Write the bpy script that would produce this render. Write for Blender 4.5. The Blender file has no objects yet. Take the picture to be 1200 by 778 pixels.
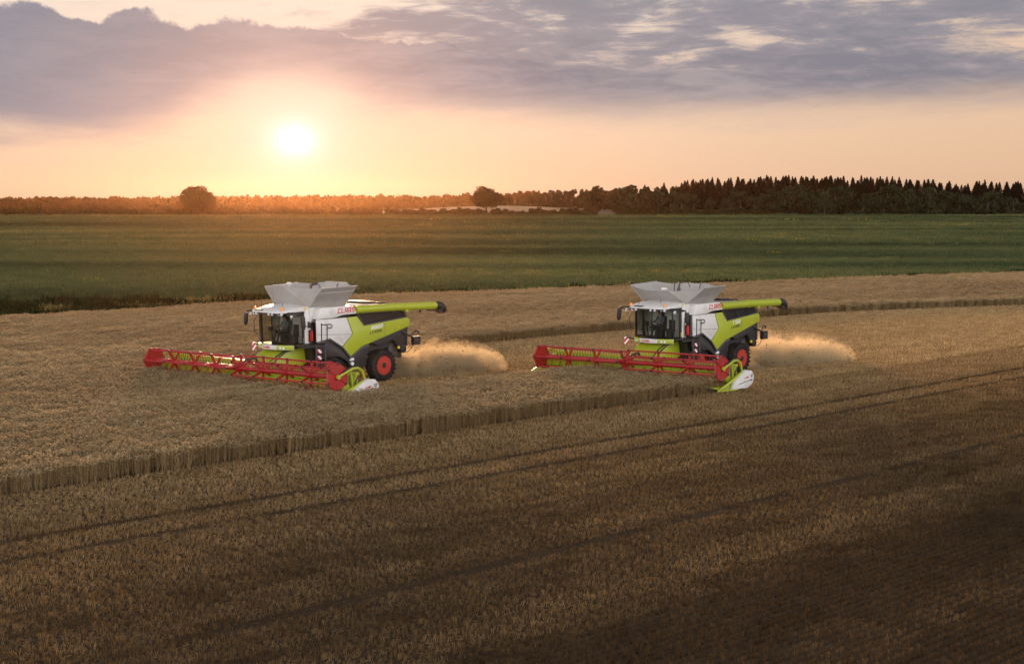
import bpy, bmesh, math, random
import numpy as np
from mathutils import Vector, Matrix

random.seed(7)
rng = np.random.default_rng(11)
PI = math.pi
SC = bpy.context.scene
COL = SC.collection

# ------------------------------------------------------------------ scene constants
CAM_H = 8.6                      # camera height
FPX = 1800.0                     # focal length for a 1200 px wide picture
HEAD = math.radians(47.3)        # direction the machines have come from, seen from above
UX, UY = math.cos(HEAD), math.sin(HEAD)          # backwards along the crop rows
NX, NY = math.sin(HEAD), -math.cos(HEAD)         # towards the machines' left side
SUN_AZ, SUN_EL = math.radians(-8.06), math.radians(2.4)


# ------------------------------------------------------------------ helpers: tagging
def tag(o, label=None, cat=None, group=None, kind=None):
    if label: o['label'] = label
    if cat: o['category'] = cat
    if group: o['group'] = group
    if kind: o['kind'] = kind
    return o


def empty(name, loc, rz=0.0):
    o = bpy.data.objects.new(name, None)
    COL.objects.link(o)
    o.location = loc
    o.rotation_euler = (0, 0, rz)
    o.empty_display_size = 0.3
    return o


def link_mesh(name, me, parent=None):
    o = bpy.data.objects.new(name, me)
    COL.objects.link(o)
    if parent is not None:
        o.parent = parent
    return o


def np_mesh(name, verts, faces, mats, fmat=None, cv=None, smooth=False):
    """verts Nx3, faces list/array of equal-size polygons"""
    me = bpy.data.meshes.new(name)
    verts = np.asarray(verts, dtype=np.float32)
    faces = np.asarray(faces, dtype=np.int32)
    k = faces.shape[1]
    me.vertices.add(len(verts)); me.vertices.foreach_set('co', verts.ravel())
    me.loops.add(faces.size); me.loops.foreach_set('vertex_index', faces.ravel())
    me.polygons.add(len(faces))
    me.polygons.foreach_set('loop_start', np.arange(0, faces.size, k, dtype=np.int32))
    if fmat is not None:
        me.polygons.foreach_set('material_index', np.asarray(fmat, dtype=np.int32))
    me.polygons.foreach_set('use_smooth', np.full(len(faces), smooth))
    for m in mats: me.materials.append(m)
    if cv is not None:
        a = me.attributes.new('cv', 'FLOAT', 'FACE')
        a.data.foreach_set('value', np.asarray(cv, dtype=np.float32))
    me.update(calc_edges=True)
    me.validate()
    return me


class MB:
    """collects shapes and links them as one mesh object"""
    def __init__(self):
        self.bm = bmesh.new()

    def poly(self, pts):
        vs = [self.bm.verts.new(p) for p in pts]
        return self.bm.faces.new(vs)

    def box(self, x0, x1, y0, y1, z0, z1):
        p = [(x0, y0, z0), (x1, y0, z0), (x1, y1, z0), (x0, y1, z0), (x0, y0, z1), (x1, y0, z1), (x1, y1, z1), (x0, y1, z1)]
        v = [self.bm.verts.new(q) for q in p]
        for f in ((0, 3, 2, 1), (4, 5, 6, 7), (0, 1, 5, 4), (1, 2, 6, 5), (2, 3, 7, 6), (3, 0, 4, 7)):
            self.bm.faces.new([v[i] for i in f])
        return self

    def prism(self, pts, a, b, axis='y'):
        """pts: outline in the two other axes; extruded from a to b along axis"""
        def P(p, c):
            if axis == 'y': return (p[0], c, p[1])
            if axis == 'x': return (c, p[0], p[1])
            return (p[0], p[1], c)
        va = [self.bm.verts.new(P(p, a)) for p in pts]
        vb = [self.bm.verts.new(P(p, b)) for p in pts]
        n = len(pts)
        self.bm.faces.new(va); self.bm.faces.new(vb[::-1])
        for i in range(n):
            j = (i + 1) % n
            self.bm.faces.new((va[j], va[i], vb[i], vb[j]))
        return self

    def slab(self, pts, th):
        """3-D quad/polygon given a thickness along its normal"""
        P = [Vector(p) for p in pts]
        nrm = (P[1] - P[0]).cross(P[2] - P[0]).normalized() * th
        va = [self.bm.verts.new(p) for p in P]
        vb = [self.bm.verts.new(p + nrm) for p in P]
        n = len(P)
        self.bm.faces.new(va[::-1]); self.bm.faces.new(vb)
        for i in range(n):
            j = (i + 1) % n
            self.bm.faces.new((va[i], va[j], vb[j], vb[i]))
        return self

    def tube(self, pts, r, n=8, cap=True, flat=1.0):
        P = [Vector(p) for p in pts]
        rs = r if isinstance(r, (list, tuple)) else [r] * len(P)
        rings = []
        for i, p in enumerate(P):
            t = (P[min(i + 1, len(P) - 1)] - P[max(i - 1, 0)]).normalized()
            up = Vector((0, 0, 1)) if abs(t.z) < 0.95 else Vector((0, 1, 0))
            a = t.cross(up).normalized(); b = a.cross(t).normalized()
            rings.append([self.bm.verts.new(p + a * (rs[i] * math.cos(2 * PI * k / n)) + b * (rs[i] * flat * math.sin(2 * PI * k / n))) for k in range(n)])
        for i in range(len(rings) - 1):
            for k in range(n):
                l = (k + 1) % n
                self.bm.faces.new((rings[i][k], rings[i][l], rings[i + 1][l], rings[i + 1][k]))
        if cap:
            self.bm.faces.new(rings[0][::-1]); self.bm.faces.new(rings[-1])
        return self

    def lathe_y(self, c, prof, n=32):
        """revolve (y, r) profile round an axis parallel to y through c=(x,z)"""
        rings = []
        for (y, r) in prof:
            rings.append([self.bm.verts.new((c[0] + r * math.cos(2 * PI * k / n), y, c[1] + r * math.sin(2 * PI * k / n))) for k in range(n)])
        for i in range(len(rings) - 1):
            for k in range(n):
                l = (k + 1) % n
                self.bm.faces.new((rings[i][k], rings[i + 1][k], rings[i + 1][l], rings[i][l]))
        self.bm.faces.new(rings[0]); self.bm.faces.new(rings[-1][::-1])
        return self

    def build(self, name, mat, parent=None, bevel=0.0, smooth=True):
        bmesh.ops.recalc_face_normals(self.bm, faces=self.bm.faces)
        if bevel > 0:
            es = [e for e in self.bm.edges if len(e.link_faces) == 2 and e.calc_face_angle(0) > 0.5]
            bmesh.ops.bevel(self.bm, geom=es, offset=bevel, segments=2, affect='EDGES', profile=0.6, clamp_overlap=True)
        me = bpy.data.meshes.new(name)
        self.bm.to_mesh(me); self.bm.free()
        if smooth:
            me.shade_smooth()
            me.set_sharp_from_angle(angle=math.radians(35))
        for m in (mat if isinstance(mat, (list, tuple)) else [mat]): me.materials.append(m)
        return link_mesh(name, me, parent)


# ------------------------------------------------------------------ helpers: materials
class NT:
    def __init__(self, tree):
        self.t = tree; self.n = tree.nodes; self.l = tree.links

    def node(self, typ, **kw):
        nd = self.n.new(typ)
        for k, v in kw.items(): setattr(nd, k, v)
        return nd

    def link(self, a, b): self.l.new(a, b)

    def val(self, v):
        nd = self.n.new('ShaderNodeValue'); nd.outputs[0].default_value = v; return nd.outputs[0]

    def math(self, op, a, b=None, c=None, clamp=False):
        nd = self.n.new('ShaderNodeMath'); nd.operation = op; nd.use_clamp = clamp
        for i, x in enumerate((a, b, c)):
            if x is None: continue
            if isinstance(x, (int, float)): nd.inputs[i].default_value = x
            else: self.l.new(x, nd.inputs[i])
        return nd.outputs[0]

    def smooth(self, e0, e1, x):
        nd = self.n.new('ShaderNodeMapRange'); nd.interpolation_type = 'SMOOTHSTEP'
        for i, v in ((0, x), (1, e0), (2, e1)):
            if isinstance(v, (int, float)): nd.inputs[i].default_value = v
            else: self.l.new(v, nd.inputs[i])
        return nd.outputs[0]

    def mix(self, f, a, b, mode='MIX'):
        nd = self.n.new('ShaderNodeMix'); nd.data_type = 'RGBA'; nd.blend_type = mode
        for s, x in ((nd.inputs[0], f), (nd.inputs[6], a), (nd.inputs[7], b)):
            if isinstance(x, (int, float)): s.default_value = x
            elif isinstance(x, tuple): s.default_value = (*x, 1.0) if len(x) == 3 else x
            else: self.l.new(x, s)
        return nd.outputs[2]

    def noise(self, vec, scale, detail=3.0, rough=0.55, dist=0.0):
        nd = self.n.new('ShaderNodeTexNoise')
        if vec is not None: self.l.new(vec, nd.inputs['Vector'])
        nd.inputs['Scale'].default_value = scale; nd.inputs['Detail'].default_value = detail
        nd.inputs['Roughness'].default_value = rough; nd.inputs['Distortion'].default_value = dist
        return nd.outputs['Fac']

    def ramp(self, f, stops, interp='LINEAR'):
        nd = self.n.new('ShaderNodeValToRGB'); cr = nd.color_ramp; cr.interpolation = interp
        while len(cr.elements) < len(stops): cr.elements.new(0.5)
        for e, (p, c) in zip(cr.elements, stops):
            e.position = p; e.color = (*c, 1.0)
        self.l.new(f, nd.inputs[0])
        return nd.outputs[0]

    def mapping(self, vec, scale=(1, 1, 1), rot=(0, 0, 0), loc=(0, 0, 0)):
        nd = self.n.new('ShaderNodeMapping')
        self.l.new(vec, nd.inputs[0])
        nd.inputs['Scale'].default_value = scale; nd.inputs['Rotation'].default_value = rot; nd.inputs['Location'].default_value = loc
        return nd.outputs[0]


def new_mat(name):
    m = bpy.data.materials.new(name); m.use_nodes = True
    m.node_tree.nodes.clear()
    t = NT(m.node_tree)
    out = t.node('ShaderNodeOutputMaterial')
    return m, t, out


def paint(name, col, rough=0.4, metal=0.0, dirt=0.25, dirt_col=(0.23, 0.17, 0.11), coat=0.0, spec=0.5):
    """machine paint: base colour with dust and slight uneven gloss"""
    m, t, out = new_mat(name)
    b = t.node('ShaderNodeBsdfPrincipled')
    tc = t.node('ShaderNodeTexCoord')
    n1 = t.noise(tc.outputs['Object'], 1.7, 6, 0.65)
    n2 = t.noise(tc.outputs['Object'], 14.0, 3, 0.6)
    f = t.math('MULTIPLY', t.smooth(0.40, 0.75, n1), dirt)
    f = t.math('ADD', f, t.math('MULTIPLY', n2, dirt * 0.25), clamp=True)
    t.link(t.mix(f, col, dirt_col), b.inputs['Base Color'])
    t.link(t.math('ADD', t.math('MULTIPLY', n1, 0.25), rough - 0.1), b.inputs['Roughness'])
    b.inputs['Metallic'].default_value = metal
    b.inputs['Coat Weight'].default_value = coat
    b.inputs['Specular IOR Level'].default_value = spec
    t.link(b.outputs[0], out.inputs['Surface'])
    return m


def leafy(name, cols, trans=0.25, inst_tone=False, rough=0.8, tone_cols=None):
    """foliage / straw: colour varies per face (cv) and per copy; part of the light passes through"""
    m, t, out = new_mat(name)
    at = t.node('ShaderNodeAttribute', attribute_name='cv', attribute_type='GEOMETRY')
    oi = t.node('ShaderNodeObjectInfo')
    f = t.math('ADD', t.math('MULTIPLY', at.outputs['Fac'], 0.75), t.math('MULTIPLY', oi.outputs['Random'], 0.25))
    n = len(cols)
    c = t.ramp(f, [(i / max(n - 1, 1), cc) for i, cc in enumerate(cols)])
    if inst_tone:
        ti = t.node('ShaderNodeAttribute', attribute_name='tone', attribute_type='INSTANCER')
        if tone_cols:
            tcol = t.ramp(ti.outputs['Fac'], [(i / max(len(tone_cols) - 1, 1), cc) for i, cc in enumerate(tone_cols)])
            c = t.mix(1.0, c, tcol, 'MULTIPLY')
    d = t.node('ShaderNodeBsdfDiffuse'); tr = t.node('ShaderNodeBsdfTranslucent')
    t.link(c, d.inputs['Color']); t.link(c, tr.inputs['Color'])
    mx = t.node('ShaderNodeMixShader'); mx.inputs[0].default_value = trans
    t.link(d.outputs[0], mx.inputs[1]); t.link(tr.outputs[0], mx.inputs[2])
    t.link(mx.outputs[0], out.inputs['Surface'])
    return m


M = {}
M['white'] = paint('white_paint', (0.74, 0.73, 0.70), 0.42, dirt=0.32, coat=0.2)
M['sheet'] = paint('tank_sheet', (0.40, 0.385, 0.365), 0.5, dirt=0.25)
M['fabric'] = paint('tank_fabric', (0.36, 0.345, 0.325), 0.8, dirt=0.3)
M['lime'] = paint('lime_paint', (0.38, 0.44, 0.014), 0.40, dirt=0.20, coat=0.25)
M['red'] = paint('red_paint', (0.36, 0.007, 0.010), 0.38, dirt=0.10, coat=0.2)
M['rim'] = paint('rim_red_paint', (0.44, 0.025, 0.014), 0.4, dirt=0.18)
M['dark'] = paint('dark_plastic', (0.020, 0.0195, 0.020), 0.5, dirt=0.06)
M['grey'] = paint('grey_plastic', (0.075, 0.072, 0.070), 0.55, dirt=0.15)
M['black'] = paint('black_plastic', (0.009, 0.009, 0.010), 0.45, dirt=0.06)
M['rubber'] = paint('rubber', (0.012, 0.012, 0.012), 0.8, dirt=0.12, spec=0.2)
M['steel'] = paint('steel', (0.45, 0.44, 0.42), 0.4, metal=0.8, dirt=0.2)
M['redtext'] = paint('red_lettering', (0.58, 0.012, 0.012), 0.5, dirt=0.03)
M['whitetext'] = paint('white_lettering', (0.8, 0.8, 0.8), 0.5, dirt=0.03)
M['blacktext'] = paint('black_lettering', (0.02, 0.02, 0.02), 0.5, dirt=0.03)
M['yellow'] = paint('yellow_marker', (0.75, 0.55, 0.02), 0.5, dirt=0.05)
M['orange'] = paint('orange_lens', (0.85, 0.28, 0.02), 0.25, dirt=0.03, coat=0.5)
M['redlens'] = paint('red_lens', (0.55, 0.02, 0.02), 0.25, dirt=0.03, coat=0.5)
M['lens'] = paint('lamp_lens', (0.75, 0.75, 0.78), 0.15, dirt=0.02, coat=0.8)
M['skin'] = paint('skin', (0.45, 0.27, 0.19), 0.6, dirt=0.0)
M['shirt'] = paint('shirt', (0.16, 0.17, 0.19), 0.8, dirt=0.05)
M['trousers'] = paint('trousers', (0.04, 0.045, 0.06), 0.85, dirt=0.05)
M['hair'] = paint('hair', (0.03, 0.02, 0.013), 0.7, dirt=0.0)
M['seat'] = paint('seat_cloth', (0.05, 0.05, 0.052), 0.85, dirt=0.08)
M['pale'] = paint('cab_lining', (0.30, 0.32, 0.28), 0.7, dirt=0.08)


def glass_mat():
    m, t, out = new_mat('tinted_glass')
    tr = t.node('ShaderNodeBsdfTransparent'); tr.inputs['Color'].default_value = (0.62, 0.66, 0.62, 1)
    gl = t.node('ShaderNodeBsdfGlossy'); gl.inputs['Roughness'].default_value = 0.03
    fr = t.node('ShaderNodeFresnel'); fr.inputs['IOR'].default_value = 1.45
    mx = t.node('ShaderNodeMixShader')
    t.link(fr.outputs[0], mx.inputs[0]); t.link(tr.outputs[0], mx.inputs[1]); t.link(gl.outputs[0], mx.inputs[2])
    t.link(mx.outputs[0], out.inputs['Surface'])
    return m


M['glass'] = glass_mat()


def stripe_mat():
    m, t, out = new_mat('red_white_stripes')
    b = t.node('ShaderNodeBsdfPrincipled'); tc = t.node('ShaderNodeTexCoord')
    sp = t.node('ShaderNodeSeparateXYZ'); t.link(tc.outputs['Object'], sp.inputs[0])
    s = t.math('ADD', sp.outputs['Z'], t.math('MULTIPLY', sp.outputs['Y'], -1.0))
    s = t.math('FRACT', t.math('ADD', t.math('MULTIPLY', s, 3.4), t.math('MULTIPLY', sp.outputs['X'], -3.4)))
    t.link(t.mix(t.math('GREATER_THAN', s, 0.5), (0.55, 0.01, 0.015), (0.8, 0.8, 0.8)), b.inputs['Base Color'])
    b.inputs['Roughness'].default_value = 0.4
    t.link(b.outputs[0], out.inputs['Surface'])
    return m


M['stripes'] = stripe_mat()

# ------------------------------------------------------------------ terrain
YB = np.array([(-400, 20), (-160, 52), (-100, 82), (-60, 104), (-39.8, 119), (-30.4, 127), (-21.5, 138.5), (-14, 147.8), (-4.3, 153.6), (13.8, 165),
               (35.7, 178), (64.7, 194), (120, 222), (300, 300), (700, 380)], float)
YB[4:12] *= 0.93                 # measured along the tops of the ears


def y_boundary(x):
    return np.interp(x, YB[:, 0], YB[:, 1])


def sstep(a, b, x):
    t = np.clip((x - a) / (b - a), 0, 1); return t * t * (3 - 2 * t)


def terrain(x, y):
    x = np.asarray(x, float); y = np.asarray(y, float)
    near = -0.009 * np.clip(x, -11, 11) * (1 - sstep(110, 200, y))
    z = 3.85 * np.clip((y - 125) / 475, 0, 1.0) ** 1.5
    # the hollow beyond the corn on the left
    yb = y_boundary(x)
    z = z - 0.55 * np.exp(-((y - yb - 9) / 8.0) ** 2) * (1 - sstep(-10, 30, x))
    # low swell carrying the pale field behind the hedge
    z = z + 4.0 * np.exp(-((x + 8) / 55.0) ** 2) * np.exp(-((y - 790) / 75.0) ** 2)
    # wooded rise on the right
    z = z + sstep(0, 120, x) * 5.0 * sstep(660, 900, y)
    # far ridge on the left
    z = z + 1.2 * sstep(1000, 1500, y) * (1 - sstep(0, 120, x)) + 1.0 * sstep(1000, 1400, y)
    # soft unevenness
    z = z + 0.05 * np.sin(x * 0.13 + 1.3) * np.sin(y * 0.09) * sstep(60, 120, y)
    return z + near


# ------------------------------------------------------------------ rows of corn: a frame that follows the combines' passes
BU = np.array([(-200, 0), (30, 3.0), (43, 2.3), (55, 1.1), (64.3, 0.5), (72.7, -0.5), (84, -0.45), (95, -0.5), (102, -0.1), (110, 1.6), (119, 4.5), (128, 8.0), (160, 22), (260, 70)], float)
uu = np.linspace(-40, 300, 1400)
bsm = np.interp(uu, BU[:, 0], BU[:, 1])
bsm = np.convolve(np.pad(bsm, 20, mode='edge'), np.ones(41) / 41, mode='valid')
N_UP, N_STRIP, N_LOW = -65.5, -49.5, -41.0       # the three cut edges, across the rows
U_LEFT, U_RIGHT = 42.6, 58.6                     # where the two cutter bars stand, along the rows


def row_frame(u, nref):
    w = 1 - sstep(-63.0, -42.0, nref)
    b = np.interp(u, uu, bsm)
    n = nref + w * b
    sl = np.gradient(bsm, uu)
    ang = np.arctan(np.interp(u, uu, sl) * w)
    return UX * u + NX * n, UY * u + NY * n, ang


# ------------------------------------------------------------------ ground sheets (structure)
def grid_sheet(name, xs_of, ys, mat, zoff=0.0):
    nu = 161
    V = []
    for t in ys:
        X, Y = xs_of(t, np.linspace(-1, 1, nu))
        V.append(np.stack([X, Y, terrain(X, Y) + zoff], 1))
    nr = len(V)
    V = np.concatenate(V)
    i = np.arange(nr - 1)[:, None] * nu + np.arange(nu - 1)[None, :]
    i = i.ravel()
    F = np.stack([i, i + 1, i + nu + 1, i + nu], 1)
    me = np_mesh(name, V, F, [mat], smooth=True)
    return tag(link_mesh(name, me), kind='structure')


def soil_mat():
    m, t, out = new_mat('stubble_soil')
    b = t.node('ShaderNodeBsdfPrincipled')
    g = t.node('ShaderNodeNewGeometry')
    v = t.mapping(g.outputs['Position'], rot=(0, 0, -HEAD))
    vr = t.mapping(v, scale=(0.25, 1.0, 1.0))
    n1 = t.noise(vr, 1.1, 5, 0.65); n2 = t.noise(g.outputs['Position'], 16, 4, 0.7); n3 = t.noise(vr, 9.0, 4, 0.7)
    f = t.math('ADD', t.math('MULTIPLY', n1, 0.35), t.math('MULTIPLY', n2, 0.45))
    f = t.math('ADD', f, t.math('MULTIPLY', n3, 0.25))
    c = t.ramp(f, [(0.30, (0.022, 0.015, 0.009)), (0.55, (0.060, 0.040, 0.023)), (0.78, (0.15, 0.10, 0.055))])
    t.link(c, b.inputs['Base Color']); b.inputs['Roughness'].default_value = 0.95
    b.inputs['Specular IOR Level'].default_value = 0.1
    bp = t.node('ShaderNodeBump'); bp.inputs['Strength'].default_value = 0.7; bp.inputs['Distance'].default_value = 0.06
    t.link(n2, bp.inputs['Height']); t.link(bp.outputs[0], b.inputs['Normal'])
    t.link(b.outputs[0], out.inputs['Surface'])
    return m


def meadow_mat():
    m, t, out = new_mat('meadow_ground')
    b = t.node('ShaderNodeBsdfPrincipled')
    g = t.node('ShaderNodeNewGeometry')
    v = t.mapping(g.outputs['Position'], scale=(0.35, 1, 1))
    n1 = t.noise(v, 0.02, 4, 0.6); n2 = t.noise(v, 0.12, 5, 0.65); n3 = t.noise(g.outputs['Position'], 1.3, 5, 0.7)
    f = t.math('ADD', t.math('MULTIPLY', n1, 0.5), t.math('MULTIPLY', n2, 0.35))
    f = t.math('ADD', f, t.math('MULTIPLY', n3, 0.2))
    c = t.ramp(f, [(0.35, (0.022, 0.030, 0.010)), (0.5, (0.042, 0.056, 0.016)), (0.62, (0.075, 0.080, 0.026)), (0.75, (0.12, 0.105, 0.04))])
    t.link(c, b.inputs['Base Color']); b.inputs['Roughness'].default_value = 0.95
    b.inputs['Specular IOR Level'].default_value = 0.05
    bp = t.node('ShaderNodeBump'); bp.inputs['Strength'].default_value = 0.8; bp.inputs['Distance'].default_value = 0.3
    t.link(n3, bp.inputs['Height']); t.link(bp.outputs[0], b.inputs['Normal'])
    t.link(b.outputs[0], out.inputs['Surface'])
    return m


def pale_mat():
    m, t, out = new_mat('far_stubble')
    b = t.node('ShaderNodeBsdfPrincipled')
    g = t.node('ShaderNodeNewGeometry')
    v = t.mapping(g.outputs['Position'], scale=(0.1, 1, 1))
    n1 = t.noise(v, 0.15, 4, 0.6)
    t.link(t.ramp(n1, [(0.3, (0.075, 0.064, 0.026)), (0.7, (0.115, 0.098, 0.042))]), b.inputs['Base Color'])
    b.inputs['Roughness'].default_value = 1.0
    t.link(b.outputs[0], out.inputs['Surface'])
    return m


def near_rows(t, s):
    X = s * (60 + 260 * t)
    yb = y_boundary(X)
    y0 = -60.0
    return X, y0 + (yb - y0) * t


def far_rows(t, s):
    X0 = s * 320
    yb = y_boundary(X0)
    Y = yb + (3000 - yb) * t ** 2.6
    return X0 * (1 + 4.5 * t ** 1.8), Y


grid_sheet('corn_field_ground', near_rows, np.linspace(0, 1, 150), soil_mat())
grid_sheet('meadow_ground', far_rows, np.linspace(0, 1, 200), meadow_mat())
grid_sheet('far_pale_field', lambda t, s: (-10 + s * 75 - t * 0, np.full_like(s, 640 + 175 * t)), np.linspace(0, 1, 30), pale_mat(), 0.12)


# ------------------------------------------------------------------ scattering (stuff only)
PROTO = {}


def proto_collection(name, meshes):
    c = bpy.data.collections.new(name)
    for i, me in enumerate(meshes):
        o = bpy.data.objects.new('%s_%02d' % (name, i), me)
        c.objects.link(o)
    return c


def scatter(name, pts, rot, idx, tone, scl, coll, label):
    me = bpy.data.meshes.new(name)
    pts = np.asarray(pts, np.float32)
    me.vertices.add(len(pts)); me.vertices.foreach_set('co', pts.ravel())
    for nm, arr, ty in (('rot', rot, 'FLOAT'), ('tone', tone, 'FLOAT'), ('scl', scl, 'FLOAT'), ('idx', idx, 'INT')):
        a = me.attributes.new(nm, ty, 'POINT')
        a.data.foreach_set('value', np.asarray(arr, np.int32 if ty == 'INT' else np.float32))
    o = link_mesh(name, me)
    ng = bpy.data.node_groups.new(name + '_nodes', 'GeometryNodeTree')
    ng.interface.new_socket('Geometry', in_out='INPUT', socket_type='NodeSocketGeometry')
    ng.interface.new_socket('Geometry', in_out='OUTPUT', socket_type='NodeSocketGeometry')
    N, L = ng.nodes, ng.links
    gi, go = N.new('NodeGroupInput'), N.new('NodeGroupOutput')
    ci = N.new('GeometryNodeCollectionInfo'); ci.inputs['Collection'].default_value = coll
    ci.inputs['Separate Children'].default_value = True; ci.inputs['Reset Children'].default_value = True
    iop = N.new('GeometryNodeInstanceOnPoints'); iop.inputs['Pick Instance'].default_value = True

    def attr(nm, ty):
        a = N.new('GeometryNodeInputNamedAttribute'); a.data_type = ty; a.inputs['Name'].default_value = nm
        return a.outputs[0]
    cx = N.new('ShaderNodeCombineXYZ'); L.new(attr('rot', 'FLOAT'), cx.inputs[2])
    sx = N.new('ShaderNodeCombineXYZ'); s = attr('scl', 'FLOAT')
    for k in range(3): L.new(s, sx.inputs[k])
    L.new(gi.outputs[0], iop.inputs['Points']); L.new(ci.outputs[0], iop.inputs['Instance'])
    L.new(attr('idx', 'INT'), iop.inputs['Instance Index'])
    L.new(cx.outputs[0], iop.inputs['Rotation']); L.new(sx.outputs[0], iop.inputs['Scale'])
    L.new(iop.outputs[0], go.inputs[0])
    md = o.modifiers.new('scatter', 'NODES'); md.node_group = ng
    tag(o, label=label, kind='stuff')
    return o


def blades(base, tip, width, side=None, mid=None, midw=1.0):
    """flat tapering blades: base,tip Nx3; returns verts, quad faces (2 quads when mid is given)"""
    n = len(base)
    d = tip - base
    if side is None:
        a = rng.uniform(0, 2 * PI, n)
        side = np.stack([np.cos(a), np.sin(a), np.zeros(n)], 1)
    w = np.asarray(width)[:, None] * side * 0.5
    if mid is None:
        V = np.stack([base - w, base + w, tip + w * 0.6, tip - w * 0.6], 1).reshape(-1, 3)
        F = np.arange(n * 4).reshape(-1, 4)
        return V, F
    V = np.stack([base - w, base + w, mid + w * midw, mid - w * midw, tip + w * 0.25, tip - w * 0.25], 1).reshape(-1, 3)
    k = np.arange(n)[:, None] * 6
    F = np.concatenate([k + [0, 1, 2, 3], k + [3, 2, 4, 5]], 0)
    return V, F


def cat_parts(parts):
    V, F, MI, CV = [], [], [], []
    off = 0
    for (v, f, mi, cv) in parts:
        V.append(v); F.append(f + off); MI.append(np.full(len(f), mi)); CV.append(np.broadcast_to(cv, (len(f),)))
        off += len(v)
    return np.concatenate(V), np.concatenate(F), np.concatenate(MI), np.concatenate(CV)


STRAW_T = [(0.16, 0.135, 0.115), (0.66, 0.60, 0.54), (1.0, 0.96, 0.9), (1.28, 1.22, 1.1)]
M['stalk'] = leafy('wheat_stalk', [(0.15, 0.105, 0.05), (0.33, 0.24, 0.125), (0.48, 0.365, 0.20)], 0.25, True, tone_cols=STRAW_T)
M['ear'] = leafy('wheat_ear', [(0.28, 0.215, 0.125), (0.50, 0.40, 0.245), (0.68, 0.56, 0.37)], 0.38, True, tone_cols=STRAW_T)
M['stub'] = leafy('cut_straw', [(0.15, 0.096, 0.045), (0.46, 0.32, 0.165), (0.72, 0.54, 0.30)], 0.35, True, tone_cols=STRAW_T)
M['chaffbits'] = leafy('loose_straw', [(0.22, 0.15, 0.07), (0.45, 0.32, 0.16), (0.62, 0.47, 0.26)], 0.2, True, tone_cols=STRAW_T)


def wheat_patch(k, lx=1.0, ly=0.5, n=125):
    # several stalks to a plant, plants close together but not evenly
    nb = 30
    bx = rng.uniform(-lx / 2, lx / 2, nb); by = rng.uniform(-ly / 2, ly / 2, nb); bh = rng.normal(0.60, 0.05, nb); bc = rng.uniform(0, 1, nb)
    q = rng.integers(0, nb, n)
    x = bx[q] + rng.normal(0, 0.034, n); y = by[q] + rng.normal(0, 0.030, n)
    h = bh[q] * rng.uniform(0.92, 1.06, n)
    lean = rng.normal(0, 0.06, (n, 2)) + 0.02
    base = np.stack([x, y, np.zeros(n)], 1)
    top = np.stack([x + lean[:, 0], y + lean[:, 1], h], 1)
    parts = []
    v, f = blades(base, top, np.full(n, 0.009)); parts.append((v, f, 0, rng.uniform(0.1, 0.9, n)))
    # the ear nods over at the top of the stalk
    a = rng.uniform(0, 2 * PI, n); dr = np.stack([np.cos(a), np.sin(a), np.zeros(n)], 1)
    el = rng.uniform(0.07, 0.10, n)[:, None]
    mid = top + dr * el * 0.35 + np.array([0, 0, 1]) * el * 0.45
    tip = top + dr * el * 1.0 + np.array([0, 0, 1]) * el * rng.uniform(-0.5, 0.6, (n, 1))
    ecv = np.clip(bc[q] * 0.7 + rng.uniform(0, 0.3, n), 0, 1)
    for q in range(2):
        sd = np.stack([-np.sin(a), np.cos(a), np.zeros(n)], 1) if q == 0 else np.stack([np.zeros(n), np.zeros(n), np.ones(n)], 1)
        v, f = blades(top, tip, np.full(n, 0.024), side=sd, mid=mid, midw=1.1); parts.append((v, f, 1, np.tile(ecv, 2)))
    # dry leaves hanging half way up
    m = n // 2
    lb = base[:m] + (top[:m] - base[:m]) * rng.uniform(0.35, 0.85, (m, 1))
    a = rng.uniform(0, 2 * PI, m); dr = np.stack([np.cos(a), np.sin(a), np.zeros(m)], 1)
    mid = lb + dr * 0.06 + np.array([0, 0, 0.05]); tip = lb + dr * rng.uniform(0.09, 0.16, (m, 1)) + np.stack([np.zeros(m), np.zeros(m), rng.uniform(-0.12, 0.02, m)], 1)
    v, f = blades(lb, tip, np.full(m, 0.014), mid=mid); parts.append((v, f, 0, np.tile(rng.uniform(0, 0.8, m), 2)))
    V, F, MI, CV = cat_parts(parts)
    return np_mesh('wheat_tuft', V, F, [M['stalk'], M['ear']], MI, CV)


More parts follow.
